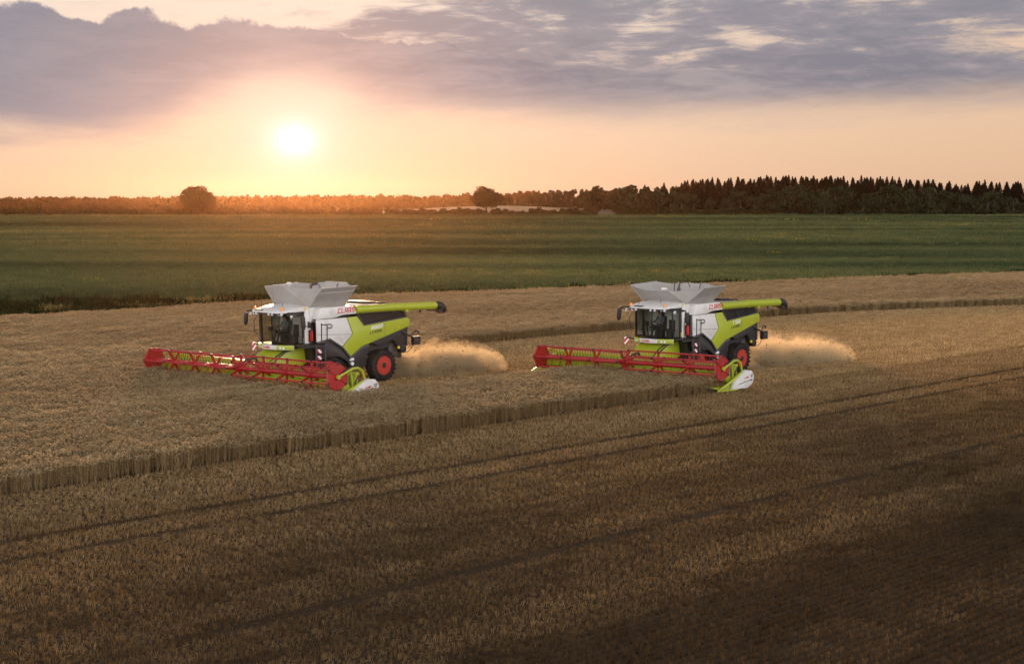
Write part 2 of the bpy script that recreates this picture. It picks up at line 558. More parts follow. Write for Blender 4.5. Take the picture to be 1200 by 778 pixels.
def stubble_patch(k, lx=1.0, ly=0.5, n=210, hmean=0.085, loose=70, gap=1.0, rows=3):
    # straw stands in little bunches along each drilled row, with dark gaps between them
    nb = rows * (8 if rows == 3 else 13)
    br = np.arange(nb) % rows
    bx = (np.arange(nb) // rows + rng.uniform(0.1, 0.9, nb)) * lx / (nb // rows) - lx / 2
    by = -ly / 2 + (br + 0.5) * ly / rows + rng.normal(0, 0.016 * gap, nb)
    bh = np.clip(rng.normal(hmean, hmean * 0.25, nb), 0.04, 0.3); bc = rng.beta(1.3, 1.3, nb)
    q = rng.integers(0, nb, n)
    x = bx[q] + rng.normal(0, 0.026, n); y = by[q] + rng.normal(0, 0.018, n)
    h = bh[q] * rng.uniform(0.75, 1.15, n)
    base = np.stack([x, y, np.zeros(n)], 1)
    top = base + np.stack([rng.normal(0, 0.22, n) * h, rng.normal(0, 0.2, n) * h, h], 1)
    parts = []
    v, f = blades(base, top, rng.uniform(0.007, 0.012, n)); parts.append((v, f, 0, np.clip(bc[q] * 0.75 + rng.uniform(0, 0.25, n), 0, 1)))
    m = loose
    if m:
        c = np.stack([rng.uniform(-lx / 2, lx / 2, m), rng.uniform(-ly / 2, ly / 2, m), rng.uniform(0.015, hmean * 0.9, m)], 1)
        a = rng.uniform(0, 2 * PI, m); L = rng.uniform(0.04, 0.14, m)[:, None]
        dr = np.stack([np.cos(a), np.sin(a), rng.normal(0, 0.22, m)], 1) * L / 2
        sd = np.stack([-np.sin(a), np.cos(a), rng.normal(0, 0.5, m)], 1)
        v, f = blades(c - dr, c + dr, rng.uniform(0.006, 0.012, m), side=sd); parts.append((v, f, 1, rng.beta(2, 1.6, m)))
    V, F, MI, CV = cat_parts(parts)
    return np_mesh('stubble_tuft', V, F, [M['stub'], M['chaffbits']], MI, CV)


def smooth_noise(x, y, sc, seed):
    """cheap value noise for tones"""
    r = np.random.default_rng(seed); G = r.uniform(0, 1, (64, 64))
    fx, fy = x / sc, y / sc
    i, j = np.floor(fx).astype(int), np.floor(fy).astype(int)
    a, b = fx - i, fy - j
    a = a * a * (3 - 2 * a); b = b * b * (3 - 2 * b)
    g = lambda p, q: G[p % 64, q % 64]
    return (g(i, j) * (1 - a) + g(i + 1, j) * a) * (1 - b) + (g(i, j + 1) * (1 - a) + g(i + 1, j + 1) * a) * b


def build_fields():
    wheat_c = proto_collection('wheat_tufts', [wheat_patch(k) for k in range(8)])
    stub_c = proto_collection('stubble_tufts', [stubble_patch(k) for k in range(8)] + [stubble_patch(k, n=60, hmean=0.05, loose=60) for k in range(3)] + [stubble_patch(k, n=180, hmean=0.095, loose=30, rows=2) for k in range(5)])
    du, dn = 1.0, 0.5
    U, Nn = np.meshgrid(np.arange(10.5, 265, du), np.arange(-215.75, 18, dn), indexing='ij')
    U = U.ravel(); Nn = Nn.ravel()
    X, Y, ang = row_frame(U, Nn)
    keep = (Y > 22) & (np.abs(X) < 0.345 * Y + 9) & (Y < y_boundary(X) - 0.3)
    U, Nn, X, Y, ang = U[keep], Nn[keep], X[keep], Y[keep], ang[keep]
    cut = Nn > N_LOW
    cut |= (Nn > N_UP) & (Nn < N_STRIP) & (U > U_LEFT)
    cut |= (Nn > N_STRIP) & (Nn < N_LOW) & (U > U_RIGHT)
    Z = terrain(X, Y)
    low = smooth_noise(U * 0.35, Nn, 3.2, 3) * 0.5 + smooth_noise(U * 0.2, Nn, 9.0, 5) * 0.5
    fine = rng.uniform(-0.05, 0.05, len(U))
    # ---- standing corn
    s = ~cut
    n = int(s.sum())
    tone = 0.50 + 0.34 * (low[s] - 0.5) + fine[s]
    pts = np.stack([X[s] + rng.uniform(-0.10, 0.10, n), Y[s] + rng.uniform(-0.10, 0.10, n), Z[s]], 1)
    scatter('standing_wheat', pts, HEAD + ang[s] + PI * rng.integers(0, 2, n), rng.integers(0, 8, n), np.clip(tone, 0, 1), rng.normal(1.0, 0.06, n), wheat_c,
            'ripe standing wheat ahead of and beyond both machines')
    # ---- stubble: pressed tramlines, chaff bands, rows
    nn = Nn[cut]; u = U[cut]
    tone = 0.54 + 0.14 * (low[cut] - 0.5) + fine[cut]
    idx = rng.integers(0, 8, len(nn))
    rowed = nn > -19.5
    idx[rowed] = rng.integers(11, 16, int(rowed.sum()))
    for c, w, dt, thin in ((-35.25, 0.1, -0.20, True), (-33.25, 0.1, -0.12, True), (-24.75, 0.1, -0.06, True), (-22.75, 0.1, -0.04, False)):
        near = np.abs(nn - c) < w
        tone[near] += dt
        if thin: idx[near] = np.where(rng.uniform(0, 1, int(near.sum())) < 0.7, rng.integers(8, 11, int(near.sum())), idx[near])
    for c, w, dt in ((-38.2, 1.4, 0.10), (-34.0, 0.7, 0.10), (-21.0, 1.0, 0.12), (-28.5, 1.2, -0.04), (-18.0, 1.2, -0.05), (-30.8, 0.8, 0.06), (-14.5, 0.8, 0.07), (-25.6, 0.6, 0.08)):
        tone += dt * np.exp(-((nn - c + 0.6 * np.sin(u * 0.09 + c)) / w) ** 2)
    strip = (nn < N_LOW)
    tone += np.interp(nn + 2.4 * (smooth_noise(u * 0.12, nn * 0.6, 1.0, 91) - 0.5), [-41, -36, -31, -27, -23, -18, -8], [-0.08, -0.22, -0.35, -0.42, -0.43, -0.52, -0.58])     # foreground shade painted into the straw tone, deeper away from the cut edge
    tone[strip] += 0.36                    # freshly threshed straw and chaff behind the machines, with the brighter light there painted in
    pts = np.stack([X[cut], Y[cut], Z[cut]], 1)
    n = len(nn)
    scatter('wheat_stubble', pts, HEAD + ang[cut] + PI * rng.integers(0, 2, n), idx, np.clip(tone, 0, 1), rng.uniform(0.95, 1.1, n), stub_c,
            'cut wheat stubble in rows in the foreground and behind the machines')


build_fields()

# ------------------------------------------------------------------ meadow grass and the weedy verge (stuff)
GRASS_T = [(0.55, 0.62, 0.55), (0.9, 1.0, 0.85), (1.35, 1.35, 1.1), (2.0, 1.75, 1.3)]
M['grass'] = leafy('meadow_grass', [(0.038, 0.049, 0.024), (0.080, 0.092, 0.045), (0.124, 0.132, 0.068)], 0.05, True, tone_cols=GRASS_T)
M['drygrass'] = leafy('dry_grass', [(0.10, 0.075, 0.030), (0.19, 0.14, 0.06), (0.30, 0.23, 0.11)], 0.3, True, tone_cols=GRASS_T)
M['flower'] = leafy('yellow_flower', [(0.30, 0.22, 0.02), (0.45, 0.34, 0.03)], 0.3)
M['weed'] = leafy('verge_weed', [(0.008, 0.011, 0.005), (0.020, 0.024, 0.010), (0.050, 0.038, 0.018)], 0.15, True, tone_cols=GRASS_T)


def grass_patch(k, size=2.2, n=420, h=0.34, dry=0.03, flowers=0):
    base = np.stack([rng.uniform(-size / 2, size / 2, n), rng.uniform(-size / 2, size / 2, n), np.zeros(n)], 1)
    cl = smooth_noise(base[:, 0] + 7 * k, base[:, 1] + 3 * k, 0.5, 40 + k)
    hh = h * (0.45 + 1.0 * cl) * rng.uniform(0.7, 1.2, n)
    a = rng.uniform(0, 2 * PI, n)
    tip = base + np.stack([np.cos(a) * hh * 0.5, np.sin(a) * hh * 0.5, hh], 1)
    mid = base + np.stack([np.cos(a) * hh * 0.15, np.sin(a) * hh * 0.15, hh * 0.6], 1)
    d = rng.uniform(0, 1, n) < dry
    parts = []
    for sel, mi in ((~d, 0), (d, 1)):
        if sel.sum() == 0: continue
        v, f = blades(base[sel], tip[sel], rng.uniform(0.03, 0.06, int(sel.sum())), mid=mid[sel]); parts.append((v, f, mi, np.tile(rng.uniform(0, 1, int(sel.sum())), 2)))
    if flowers:
        c = np.stack([rng.uniform(-size / 2, size / 2, flowers), rng.uniform(-size / 2, size / 2, flowers), rng.uniform(h * 0.9, h * 1.5, flowers)], 1)
        for ax in ((0.06, 0, 0), (0, 0.06, 0)):
            ax = np.array(ax)
            v, f = blades(c - ax, c + ax, np.full(flowers, 0.10), side=np.tile([[0, 0, 1.0]], (flowers, 1))); parts.append((v, f, 2, rng.uniform(0, 1, flowers)))
    V, F, MI, CV = cat_parts(parts)
    return np_mesh('grass_tuft', V, F, [M['grass'], M['drygrass'], M['flower']], MI, CV)


def weed_patch(k, dry):
    n = 160; size = 2.0
    base = np.stack([rng.uniform(-size / 2, size / 2, n), rng.uniform(-size / 2, size / 2, n), np.zeros(n)], 1)
    cl = smooth_noise(base[:, 0] + 5 * k, base[:, 1] + 9 * k, 0.6, 60 + k)
    hh = (0.25 + 0.75 * cl) * rng.uniform(0.6, 1.2, n) * (0.8 if dry else 1.0)
    a = rng.uniform(0, 2 * PI, n)
    tip = base + np.stack([np.cos(a) * hh * 0.45, np.sin(a) * hh * 0.45, hh], 1)
    mid = (base + tip) / 2 + np.array([0, 0, 0.06])
    v, f = blades(base, tip, rng.uniform(0.04, 0.10, n), mid=mid, midw=1.6)
    return np_mesh('weed_tuft', v, f, [M['drygrass'] if dry else M['weed']], None, np.tile(rng.uniform(0, 1, n), 2))


def build_meadow():
    gc = proto_collection('grass_tufts', [grass_patch(k) for k in range(5)] + [grass_patch(k, flowers=9) for k in range(3)] + [grass_patch(k, dry=0.6) for k in range(2)])
    P, T, S = [], [], []
    for (y0, y1, sp, sc) in ((100, 290, 2.0, 1.0), (290, 440, 3.6, 1.8), (440, 600, 5.4, 2.6)):
        gx, gy = np.meshgrid(np.arange(-260, 260, sp), np.arange(y0, y1, sp), indexing='ij')
        gx = gx.ravel() + rng.uniform(-0.5, 0.5, gx.size) * sp; gy = gy.ravel() + rng.uniform(-0.5, 0.5, gy.size) * sp
        k = (np.abs(gx) < 0.345 * gy + 12) & (gy > y_boundary(gx) + 1.2)
        gx, gy = gx[k], gy[k]
        P.append(np.stack([gx, gy, terrain(gx, gy)], 1)); S.append(np.full(len(gx), sc))
    P = np.concatenate(P); S = np.concatenate(S)
    x, y = P[:, 0], P[:, 1]
    warp = 10 * smooth_noise(x, y, 60, 9)
    band = smooth_noise(x * 0.25, y + warp, 16, 21) * 0.5 + smooth_noise(x * 0.4, y, 42, 23) * 0.5
    tone = np.clip(0.48 + 1.5 * (band - 0.5) + rng.uniform(-0.08, 0.08, len(x)), 0, 1)
    r = rng.uniform(0, 1, len(x))
    fl = smooth_noise(x * 0.3, y + warp, 14, 31)
    idx = rng.integers(0, 5, len(x))
    idx = np.where((fl > 0.76) & (r < 0.02), rng.integers(5, 8, len(x)), idx)
    dr = smooth_noise(x * 0.3, y + warp, 19, 37)
    idx = np.where((dr > 0.70) & (r > 0.88), rng.integers(8, 10, len(x)), idx)
    scatter('meadow_grass', P, rng.uniform(0, 2 * PI, len(x)), idx, tone, S * rng.uniform(0.9, 1.15, len(x)), gc, 'rough green meadow grass with yellow flowers beyond the wheat')
    # verge: dry grass edge in front of dark weeds, widest on the left
    wc = proto_collection('weed_tufts', [weed_patch(k, False) for k in range(5)] + [weed_patch(k, True) for k in range(4)])
    gx, gy = np.meshgrid(np.arange(-75, 110, 1.15), np.arange(60, 260, 1.15), indexing='ij')
    gx = gx.ravel() + rng.uniform(-0.5, 0.5, gx.size); gy = gy.ravel() + rng.uniform(-0.5, 0.5, gy.size)
    d = gy - y_boundary(gx)
    wid = np.interp(gx, [-60, -38, -22, -10, 5, 20, 40, 110], [24, 21, 15, 11, 7, 4, 2.2, 2.0]) * (0.8 + 0.4 * smooth_noise(gx, gy, 8, 71))
    k = (d > 0.2) & (d < wid) & (np.abs(gx) < 0.345 * gy + 10)
    gx, gy, d, wid = gx[k], gy[k], d[k], wid[k]
    nz = smooth_noise(gx * 0.4, gy, 3.0, 77)
    dry = ((nz > 0.52) & (gx > -28)) | ((d < 1.5) & (gx < 18)) | (nz > 0.80)
    idx = np.where(dry, rng.integers(5, 9, len(gx)), rng.integers(0, 5, len(gx)))
    scatter('verge_weeds', np.stack([gx, gy, terrain(gx, gy)], 1), rng.uniform(0, 2 * PI, len(gx)), idx, rng.uniform(0.1, 0.75, len(gx)), rng.uniform(0.7, 1.15, len(gx)), wc,
            'dark weeds and dry grass on the verge between the wheat and the meadow')


build_meadow()

# ------------------------------------------------------------------ trees, shrubs, forest
M['bark'] = paint('bark', (0.06, 0.045, 0.03), 0.9, dirt=0.2)
M['leaf_oak'] = leafy('oak_leaves', [(0.014, 0.018, 0.008), (0.026, 0.032, 0.012), (0.044, 0.048, 0.018)], 0.03)
M['leaf_decid'] = leafy('deciduous_leaves', [(0.015, 0.020, 0.011), (0.031, 0.038, 0.019), (0.056, 0.062, 0.031)], 0.06)
M['leaf_far'] = leafy('far_wood_leaves', [(0.016, 0.020, 0.010), (0.030, 0.034, 0.016), (0.046, 0.050, 0.024)], 0.02)
M['leaf_conif'] = leafy('conifer_needles', [(0.010, 0.012, 0.009), (0.019, 0.022, 0.015), (0.031, 0.034, 0.022)], 0.06)
M['leaf_hedge'] = leafy('hedge_leaves', [(0.016, 0.019, 0.008), (0.032, 0.035, 0.013), (0.055, 0.052, 0.020)], 0.10)


def leaf_cloud(centres, radii, n, size, squash=0.8):
    """leaf-sized faces spread through several overlapping clumps, more towards their skin"""
    k = rng.choice(len(centres), n, p=radii ** 2 / np.sum(radii ** 2))
    d = rng.normal(0, 1, (n, 3)); d /= np.linalg.norm(d, axis=1)[:, None]
    r = radii[k] * rng.uniform(0.35, 1.0, n) ** 0.5 * rng.uniform(0.85, 1.12, n)
    c = centres[k] + d * r[:, None] * np.array([1, 1, squash])
    a = rng.normal(0, 1, (n, 3)); a /= np.linalg.norm(a, axis=1)[:, None]
    b = np.cross(a, rng.normal(0, 1, (n, 3))); b /= np.linalg.norm(b, axis=1)[:, None] + 1e-9
    s = rng.uniform(0.6, 1.4, (n, 1)) * size * 0.5
    V = np.stack([c - a * s, c + b * s * 0.8, c + a * s, c - b * s * 0.8], 1).reshape(-1, 3)
    clump = rng.uniform(0, 1, len(centres))
    cv = np.clip(clump[k] * 0.6 + rng.uniform(0, 0.4, n), 0, 1)
    return V, np.arange(n * 4).reshape(-1, 4), cv


def trunk_obj(name, h, r, limbs, parent, mat):
    m = MB()
    m.tube([(0, 0, -0.3), (0.02 * h, 0, h * 0.35), (0.0, 0.02 * h, h * 0.8)], [r, r * 0.75, r * 0.25], 8)
    for (a, z0, ln, up) in limbs:
        p0 = Vector((0.015 * h, 0, z0))
        p1 = p0 + Vector((math.cos(a) * ln * 0.5, math.sin(a) * ln * 0.5, ln * up * 0.6))
        p2 = p0 + Vector((math.cos(a) * ln, math.sin(a) * ln, ln * up))
        m.tube([p0, p1, p2], [r * 0.45, r * 0.3, r * 0.1], 6)
    return m.build(name, mat, parent)


def broadleaf(name, h, w, nclump, nleaf, size, mat, base=0.25, dome=1.0):
    root = empty(name, (0, 0, 0))
    cs, rs = [], []
    zc, bz = h * (0.5 + base * 0.5), h * (0.5 - base * 0.5)
    for i in range(nclump):
        v = rng.normal(0, 1, 3); v /= np.linalg.norm(v)
        if v[2] < -0.55: v[2] *= 0.5
        q = rng.uniform(0.25, 1.0) ** 0.5 * rng.uniform(0.88, 1.06)
        cr = rng.uniform(0.10, 0.19) * min(w, h * 1.1)
        cs.append((v[0] * q * (w / 2 - cr * 0.8), v[1] * q * (w / 2 - cr * 0.8), zc + v[2] * q * (bz - cr * 0.75))); rs.append(cr)
    V, F, CV = leaf_cloud(np.array(cs), np.array(rs), nleaf, size)
    V[:, 2] = np.maximum(V[:, 2], 0.15)
    link_mesh('crown', np_mesh('crown', V, F, [mat], None, CV), root)
    limbs = [(rng.uniform(0, 2 * PI), h * rng.uniform(0.25, 0.5), w * rng.uniform(0.25, 0.42), rng.uniform(0.5, 1.2)) for _ in range(5)]
    trunk_obj('trunk', h, 0.035 * h, limbs, root, M['bark'])
    return root


def conifer(name, h, w, nleaf, size):
    root = empty(name, (0, 0, 0))
    n = nleaf
    z = rng.uniform(0.10, 1.0, n) ** 0.85
    tier = np.round(z * 14) / 14
    rad = np.minimum(1.0, (1.0 - z) * 1.9) ** 1.0 * (0.65 + 0.55 * (1 - np.abs(z - tier) * 20)) * rng.uniform(0.25, 1.0, n) ** 0.5 * w / 2 + 0.05
    a = rng.uniform(0, 2 * PI, n)
    lob = 0.8 + 0.35 * np.sin(a * 5 + tier * 37)
    c = np.stack([np.cos(a) * rad * lob, np.sin(a) * rad * lob, z * h - rad * 0.25], 1)
    out = np.stack([np.cos(a), np.sin(a), np.full(n, -0.35)], 1)
    sd = np.stack([-np.sin(a), np.cos(a), rng.normal(0, 0.4, n)], 1)
    s = size * rng.uniform(0.6, 1.3, (n, 1)) * (0.45 + 0.55 * (1 - z))[:, None]
    V = np.stack([c - out * s * 0.5, c + sd * s * 0.35, c + out * s * 0.6, c - sd * s * 0.35], 1).reshape(-1, 3)
    F = np.arange(n * 4).reshape(-1, 4)
    link_mesh('crown', np_mesh('crown', V, F, [M['leaf_conif']], None, rng.uniform(0, 1, n) * 0.5 + rng.uniform(0, 0.5)), root)
    trunk_obj('trunk', h, 0.014 * h, [], root, M['bark'])
    return root


def shrub(name, h, w, nleaf, size, mat):
    root = empty(name, (0, 0, 0))
    k = 9
    cs = np.stack([rng.uniform(-w / 2, w / 2, k) * 0.75, rng.uniform(-0.8, 0.8, k), rng.uniform(0.25, 0.72, k) * h], 1)
    rs = rng.uniform(0.26, 0.42, k) * h
    V, F, CV = leaf_cloud(cs, rs, nleaf, size)
    V[:, 2] = np.clip(V[:, 2], 0.02, h * 1.2)
    link_mesh('foliage', np_mesh('foliage', V, F, [mat], None, CV), root)
    m = MB()
    for _ in range(4):
        a = rng.uniform(0, 2 * PI)
        m.tube([(0, 0, -0.1), (math.cos(a) * w * 0.15, math.sin(a) * 0.3, h * 0.35), (math.cos(a) * w * 0.3, math.sin(a) * 0.5, h * 0.7)], [0.06, 0.045, 0.02], 5)
    m.build('stem', M['bark'], root)
    return root


def place(proto, used, x, y, rz, sc, label, cat, group=None, sz=None):
    if proto.name in used:
        o = proto.copy(); COL.objects.link(o)
        for ch in list(proto.children):
            c = ch.copy(); COL.objects.link(c); c.parent = o
    else:
        used.add(proto.name); o = proto
    o.location = (x, y, float(terrain(x, y)) - 0.05)
    o.rotation_euler = (0, 0, rz)
    o.scale = (sc, sc, sc if sz is None else sz)
    return tag(o, label, cat, group)


def px_x(px, d): return (px - 600) / FPX * d
def top_z(py, d): return CAM_H + (240 - py) * d / FPX


def build_trees():
    used = set()
    # the two tall field trees standing in the hedge
    o = broadleaf('oak_tree', 12.4, 16.4, 70, 17000, 0.50, M['leaf_oak'], base=0.0)
    place(o, used, px_x(232, 600), 600, 0.4, 1.0, 'large round dark tree in the hedge left of the sun', 'tree')
    o = broadleaf('oak_tree', 13.6, 13.4, 54, 12500, 0.50, M['leaf_oak'], base=0.04)
    place(o, used, px_x(570, 602), 602, 2.2, 1.0, 'tall solitary tree rising from the hedge in front of the pale field', 'tree')
    # shrubs making up the hedge
    hp = [shrub('hedge_shrub', 2.5, 4.6, 900, 0.50, M['leaf_hedge']) for _ in range(5)]
    lab = {0: 'low dark shrub in the long hedge along the far left edge of the meadow', 1: 'low shrub in the hedge below the wooded rise on the right'}
    x = -232.0
    while x < px_x(690, 600):
        sc = rng.uniform(0.95, 1.5) * (1.0 if x > px_x(300, 600) else 1.05)
        place(hp[rng.integers(0, 5)], used, x, 599 + rng.uniform(-1.5, 1.5), rng.choice([0, PI]) + rng.uniform(-0.2, 0.2), sc, lab[0], 'shrub', 'hedge shrubs along the far left meadow edge')
        x += 2.35 * rng.uniform(0.75, 1.25)
    x = px_x(728, 605)
    while x < px_x(905, 605):
        place(hp[rng.integers(0, 5)], used, x, 605 + rng.uniform(-1.5, 1.5), rng.choice([0, PI]) + rng.uniform(-0.2, 0.2), rng.uniform(0.8, 1.35), lab[1], 'shrub', 'hedge shrubs below the wooded rise')
        x += 2.3 * rng.uniform(0.75, 1.25)
    # a second, hazier hedge between the first one and the far wood
    x = px_x(-25, 930)
    while x < px_x(445, 930):
        place(hp[rng.integers(0, 5)], used, x, 930 + rng.uniform(-6, 6), rng.choice([0, PI]) + rng.uniform(-0.2, 0.2), rng.uniform(1.3, 2.1), 'hazy shrub in the second hedge behind the left hedge, below the sun', 'shrub', 'shrubs of the second hazier hedge')
        x += 5.6 * rng.uniform(0.7, 1.3)
    # bigger bushes standing out of the hedge on the left
    for (px, d, hh, ww, lb) in ((108, 600, 5.2, 7.0, 'rounded bush standing out of the hedge well left of the big round tree'),
                                (72, 606, 3.9, 6.2, 'wide low bush at the far left of the hedge'),
                                (196, 602, 5.0, 6.0, 'bush just left of the big round tree'),
                                (262, 640, 4.6, 6.2, 'hazy bush just right of the big round tree'),
                                (312, 720, 5.0, 13.0, 'wide hazy bush below the sun behind the hedge'),
                                (352, 730, 3.6, 7.0, 'small hazy bush below and right of the sun'),
                                (165, 640, 4.6, 8.0, 'broad bush behind the hedge two bushes left of the big round tree'),
                                (135, 650, 4.8, 6.5, 'bush behind the hedge beside the rounded left bush')):
        o = broadleaf('field_bush', hh, ww, 16, 1800, 0.55, M['leaf_decid'], base=-0.25)
        place(o, used, px_x(px, d), d, rng.uniform(0, 6), 1.0, lb, 'bush')
    # the wood on the right: round broadleaved trees at its edge, spruces behind
    prof = np.array([(560, 226), (590, 222), (650, 218), (720, 216), (770, 214), (800, 212), (850, 208), (900, 206), (970, 205), (1050, 208), (1090, 211), (1120, 216), (1140, 213), (1200, 211), (1320, 210)], float)
    bp = [broadleaf('broadleaf_tree', 12.0, 10.5, 22, 1700, 0.95, M['leaf_decid'], base=-0.30) for _ in range(5)]
    cp = [conifer('spruce_tree', 18.0, rng.uniform(4.0, 6.2), 1700, 1.25) for _ in range(7)]
    g1, g2 = 'broadleaved trees at the edge of the wood', 'spruces of the wood on the rise'
    g3, l3 = 'broadleaved trees on the wooded slope', 'rounded broadleaved tree on the wooded slope behind the pale field'
    l1, l2 = 'round broadleaved tree at the edge of the wood on the right', 'dark pointed spruce in the wood on the right'
    # front row
    x = px_x(905, 640)
    while x < 262:
        d = rng.uniform(636, 652)
        sc = rng.uniform(0.70, 1.25)
        place(bp[rng.integers(0, 5)], used, x, d, rng.uniform(0, 6), sc, l1, 'tree', g1); x += 7.2 * rng.uniform(0.8, 1.2)
    x = px_x(700, 690)
    while x < 275:
        d = rng.uniform(680, 700)
        place(bp[rng.integers(0, 5)], used, x, d, rng.uniform(0, 6), rng.uniform(0.75, 1.3), l1, 'tree', g1); x += 7.0 * rng.uniform(0.8, 1.2)
    x = px_x(640, 860)
    while x < px_x(760, 860):
        d = rng.uniform(855, 885)
        place(bp[rng.integers(0, 5)], used, x, d, rng.uniform(0, 6), rng.uniform(0.5, 0.75), l1, 'tree', g1); x += 6.5 * rng.uniform(0.8, 1.2)
    # two or three clearly paler / larger edge trees
    o = broadleaf('broadleaf_tree', 11.0, 12.0, 22, 1500, 0.7, M['leaf_decid'], base=-0.30)
    place(o, used, px_x(965, 628), 628, 1.0, 1.0, 'broad paler green tree standing forward of the wood', 'tree')
    o = broadleaf('broadleaf_tree', 7.5, 9.0, 16, 1000, 0.6, M['leaf_decid'], base=-0.30)
    place(o, used, px_x(852, 620), 620, 1.0, 1.0, 'small pale bushy tree at the foot of the wood above the right hedge', 'tree')
    # spruces
    for (d, sp, frac, pxa) in ((735, 3.2, 0.86, 740), (768, 3.0, 0.95, 690), (800, 3.2, 1.0, 640), (930, 4.2, 1.0, 565)):
        x = px_x(pxa, d)
        while x < px_x(1245, d):
            px = 600 + x / d * FPX
            dd = d + rng.uniform(-12, 12)
            g = float(terrain(x, dd))
            ht = (top_z(np.interp(px, prof[:, 0], prof[:, 1]), dd) - g) * frac * (1.0 - 0.10 * rng.uniform(0, 1) + 0.035 * rng.normal())
            ht = max(ht, 5.0)
            if px < 785 + 40 * rng.uniform(-1, 1):        # the nearer slope carries rounded broadleaved trees
                if rng.uniform() < 0.85 or d == 735:
                    place(bp[rng.integers(0, 5)], used, x, dd, rng.uniform(0, 6), rng.uniform(0.62, 0.85), l3, 'tree', g3, ht / 12 * 0.93)
                x += sp * rng.uniform(0.9, 1.4); continue
            place(cp[rng.integers(0, 7)], used, x, dd, rng.uniform(0, 6), rng.uniform(1.05, 1.6) * (ht / 18) ** 0.5, l2, 'tree', g2, ht / 18)
            x += sp * rng.uniform(0.8, 1.25)
    # far wood on the ridge to the left: reads as one mass
    V, F, CV = [], [], []
    off = 0
    for row, d in enumerate((1330, 1362, 1394, 1426)):
        x = px_x(-60, d)
        while x < px_x(640, d):
            px = 600 + x / d * FPX
            ty = np.interp(px, [-60, 0, 100, 200, 300, 420, 500, 560, 640], [231, 232, 231, 231, 229, 228, 229, 225, 221])
            g = float(terrain(x, d))
            h = max((top_z(ty, d) - g) * rng.uniform(0.70, 1.02), 4)
            k = 5
            cs = np.stack([x + rng.uniform(-2.2, 2.2, k), d + rng.uniform(-2.5, 2.5, k), g + h * rng.uniform(0.2, 0.72, k)], 1)
            v, f, c = leaf_cloud(cs, rng.uniform(2.0, 3.2, k), 170, 2.8, 1.3)
            v[:, 2] = np.maximum(v[:, 2], g - 0.5)
            V.append(v); F.append(f + off); CV.append(c); off += len(v)
            x += rng.uniform(3.4, 6.0)
    o = link_mesh('far_forest', np_mesh('far_forest', np.concatenate(V), np.concatenate(F), [M['leaf_far']], None, np.concatenate(CV)))
    tag(o, 'hazy wood along the horizon on the left, orange below the sun', None, None, 'stuff')


build_trees()

# ------------------------------------------------------------------ lettering: block letters made of strokes
STROKES = {
    'C': [(0, 0, 1, 6), (0, 5, 4, 6), (0, 0, 4, 1)], 'L': [(0, 0, 1, 6), (0, 0, 4, 1)],
    'A': [(0, 0, 1, 6), (3, 0, 4, 6), (0, 5, 4, 6), (0, 2, 4, 3)], 'S': [(0, 5, 4, 6), (0, 3, 1, 6), (0, 2.5, 4, 3.5), (3, 0, 4, 3), (0, 0, 4, 1)],
    'E': [(0, 0, 1, 6), (0, 5, 4, 6), (0, 2.5, 3.4, 3.5), (0, 0, 4, 1)], 'I': [(0, 0, 1, 6)],
    'O': [(0, 0, 1, 6), (3, 0, 4, 6), (0, 5, 4, 6), (0, 0, 4, 1)], '0': [(0, 0, 1, 6), (3, 0, 4, 6), (0, 5, 4, 6), (0, 0, 4, 1)],
    '8': [(0, 0, 1, 6), (3, 0, 4, 6), (0, 5, 4, 6), (0, 2.5, 4, 3.5), (0, 0, 4, 1)], '7': [(0, 5, 4, 6), (3, 0, 4, 6)],
    'N': [(0, 0, 1, 6), (3, 0, 4, 6), 'N'], 'X': ['X'],
}


def lettering(name, word, mat, parent, origin, ex, ez, width, height, depth=0.008, skew=0.18, tick=1.0):
    """word laid on a surface: origin = lower left, ex = reading direction, ez = up"""
    ex, ez = Vector(ex).normalized(), Vector(ez).normalized(); en = ex.cross(ez)
    adv = [2.0 if c == 'I' else 5.2 for c in word]
    tot = sum(adv) - 1.2
    sx, sz = width / tot, height / 6.0
    m = MB(); x = 0.0
    P = lambda a, b: Vector(origin) + ex * ((a + b * skew) * sx) + ez * (b * sz)

    lv = [0]

    def bar(q):
        lv[0] += 1
        base = [P(*c) for c in q]
        d = en * (depth + 0.0006 * (lv[0] % 4))
        a = [m.bm.verts.new(p) for p in base]; b = [m.bm.verts.new(p + d) for p in base]
        m.bm.faces.new(b); m.bm.faces.new(a[::-1])
        for i in range(4):
            j = (i + 1) % 4; m.bm.faces.new((a[i], a[j], b[j], b[i]))
    for c, ad in zip(word, adv):
        for s in STROKES[c]:
            if s == 'N': bar([(x + 0.6, 6), (x, 6), (x + 3.4, 0), (x + 4, 0)])
            elif s == 'X':
                bar([(x, 0), (x + 1.1, 0), (x + 4, 6), (x + 2.9, 6)]); bar([(x + 2.9, 0), (x + 4, 0), (x + 1.1, 6), (x, 6)])
            else:
                x0, z0, x1, z1 = s; bar([(x + x0, z0), (x + x1, z0), (x + x1, z1), (x + x0, z1)])
        x += ad
    return m.build(name, mat, parent, smooth=False)


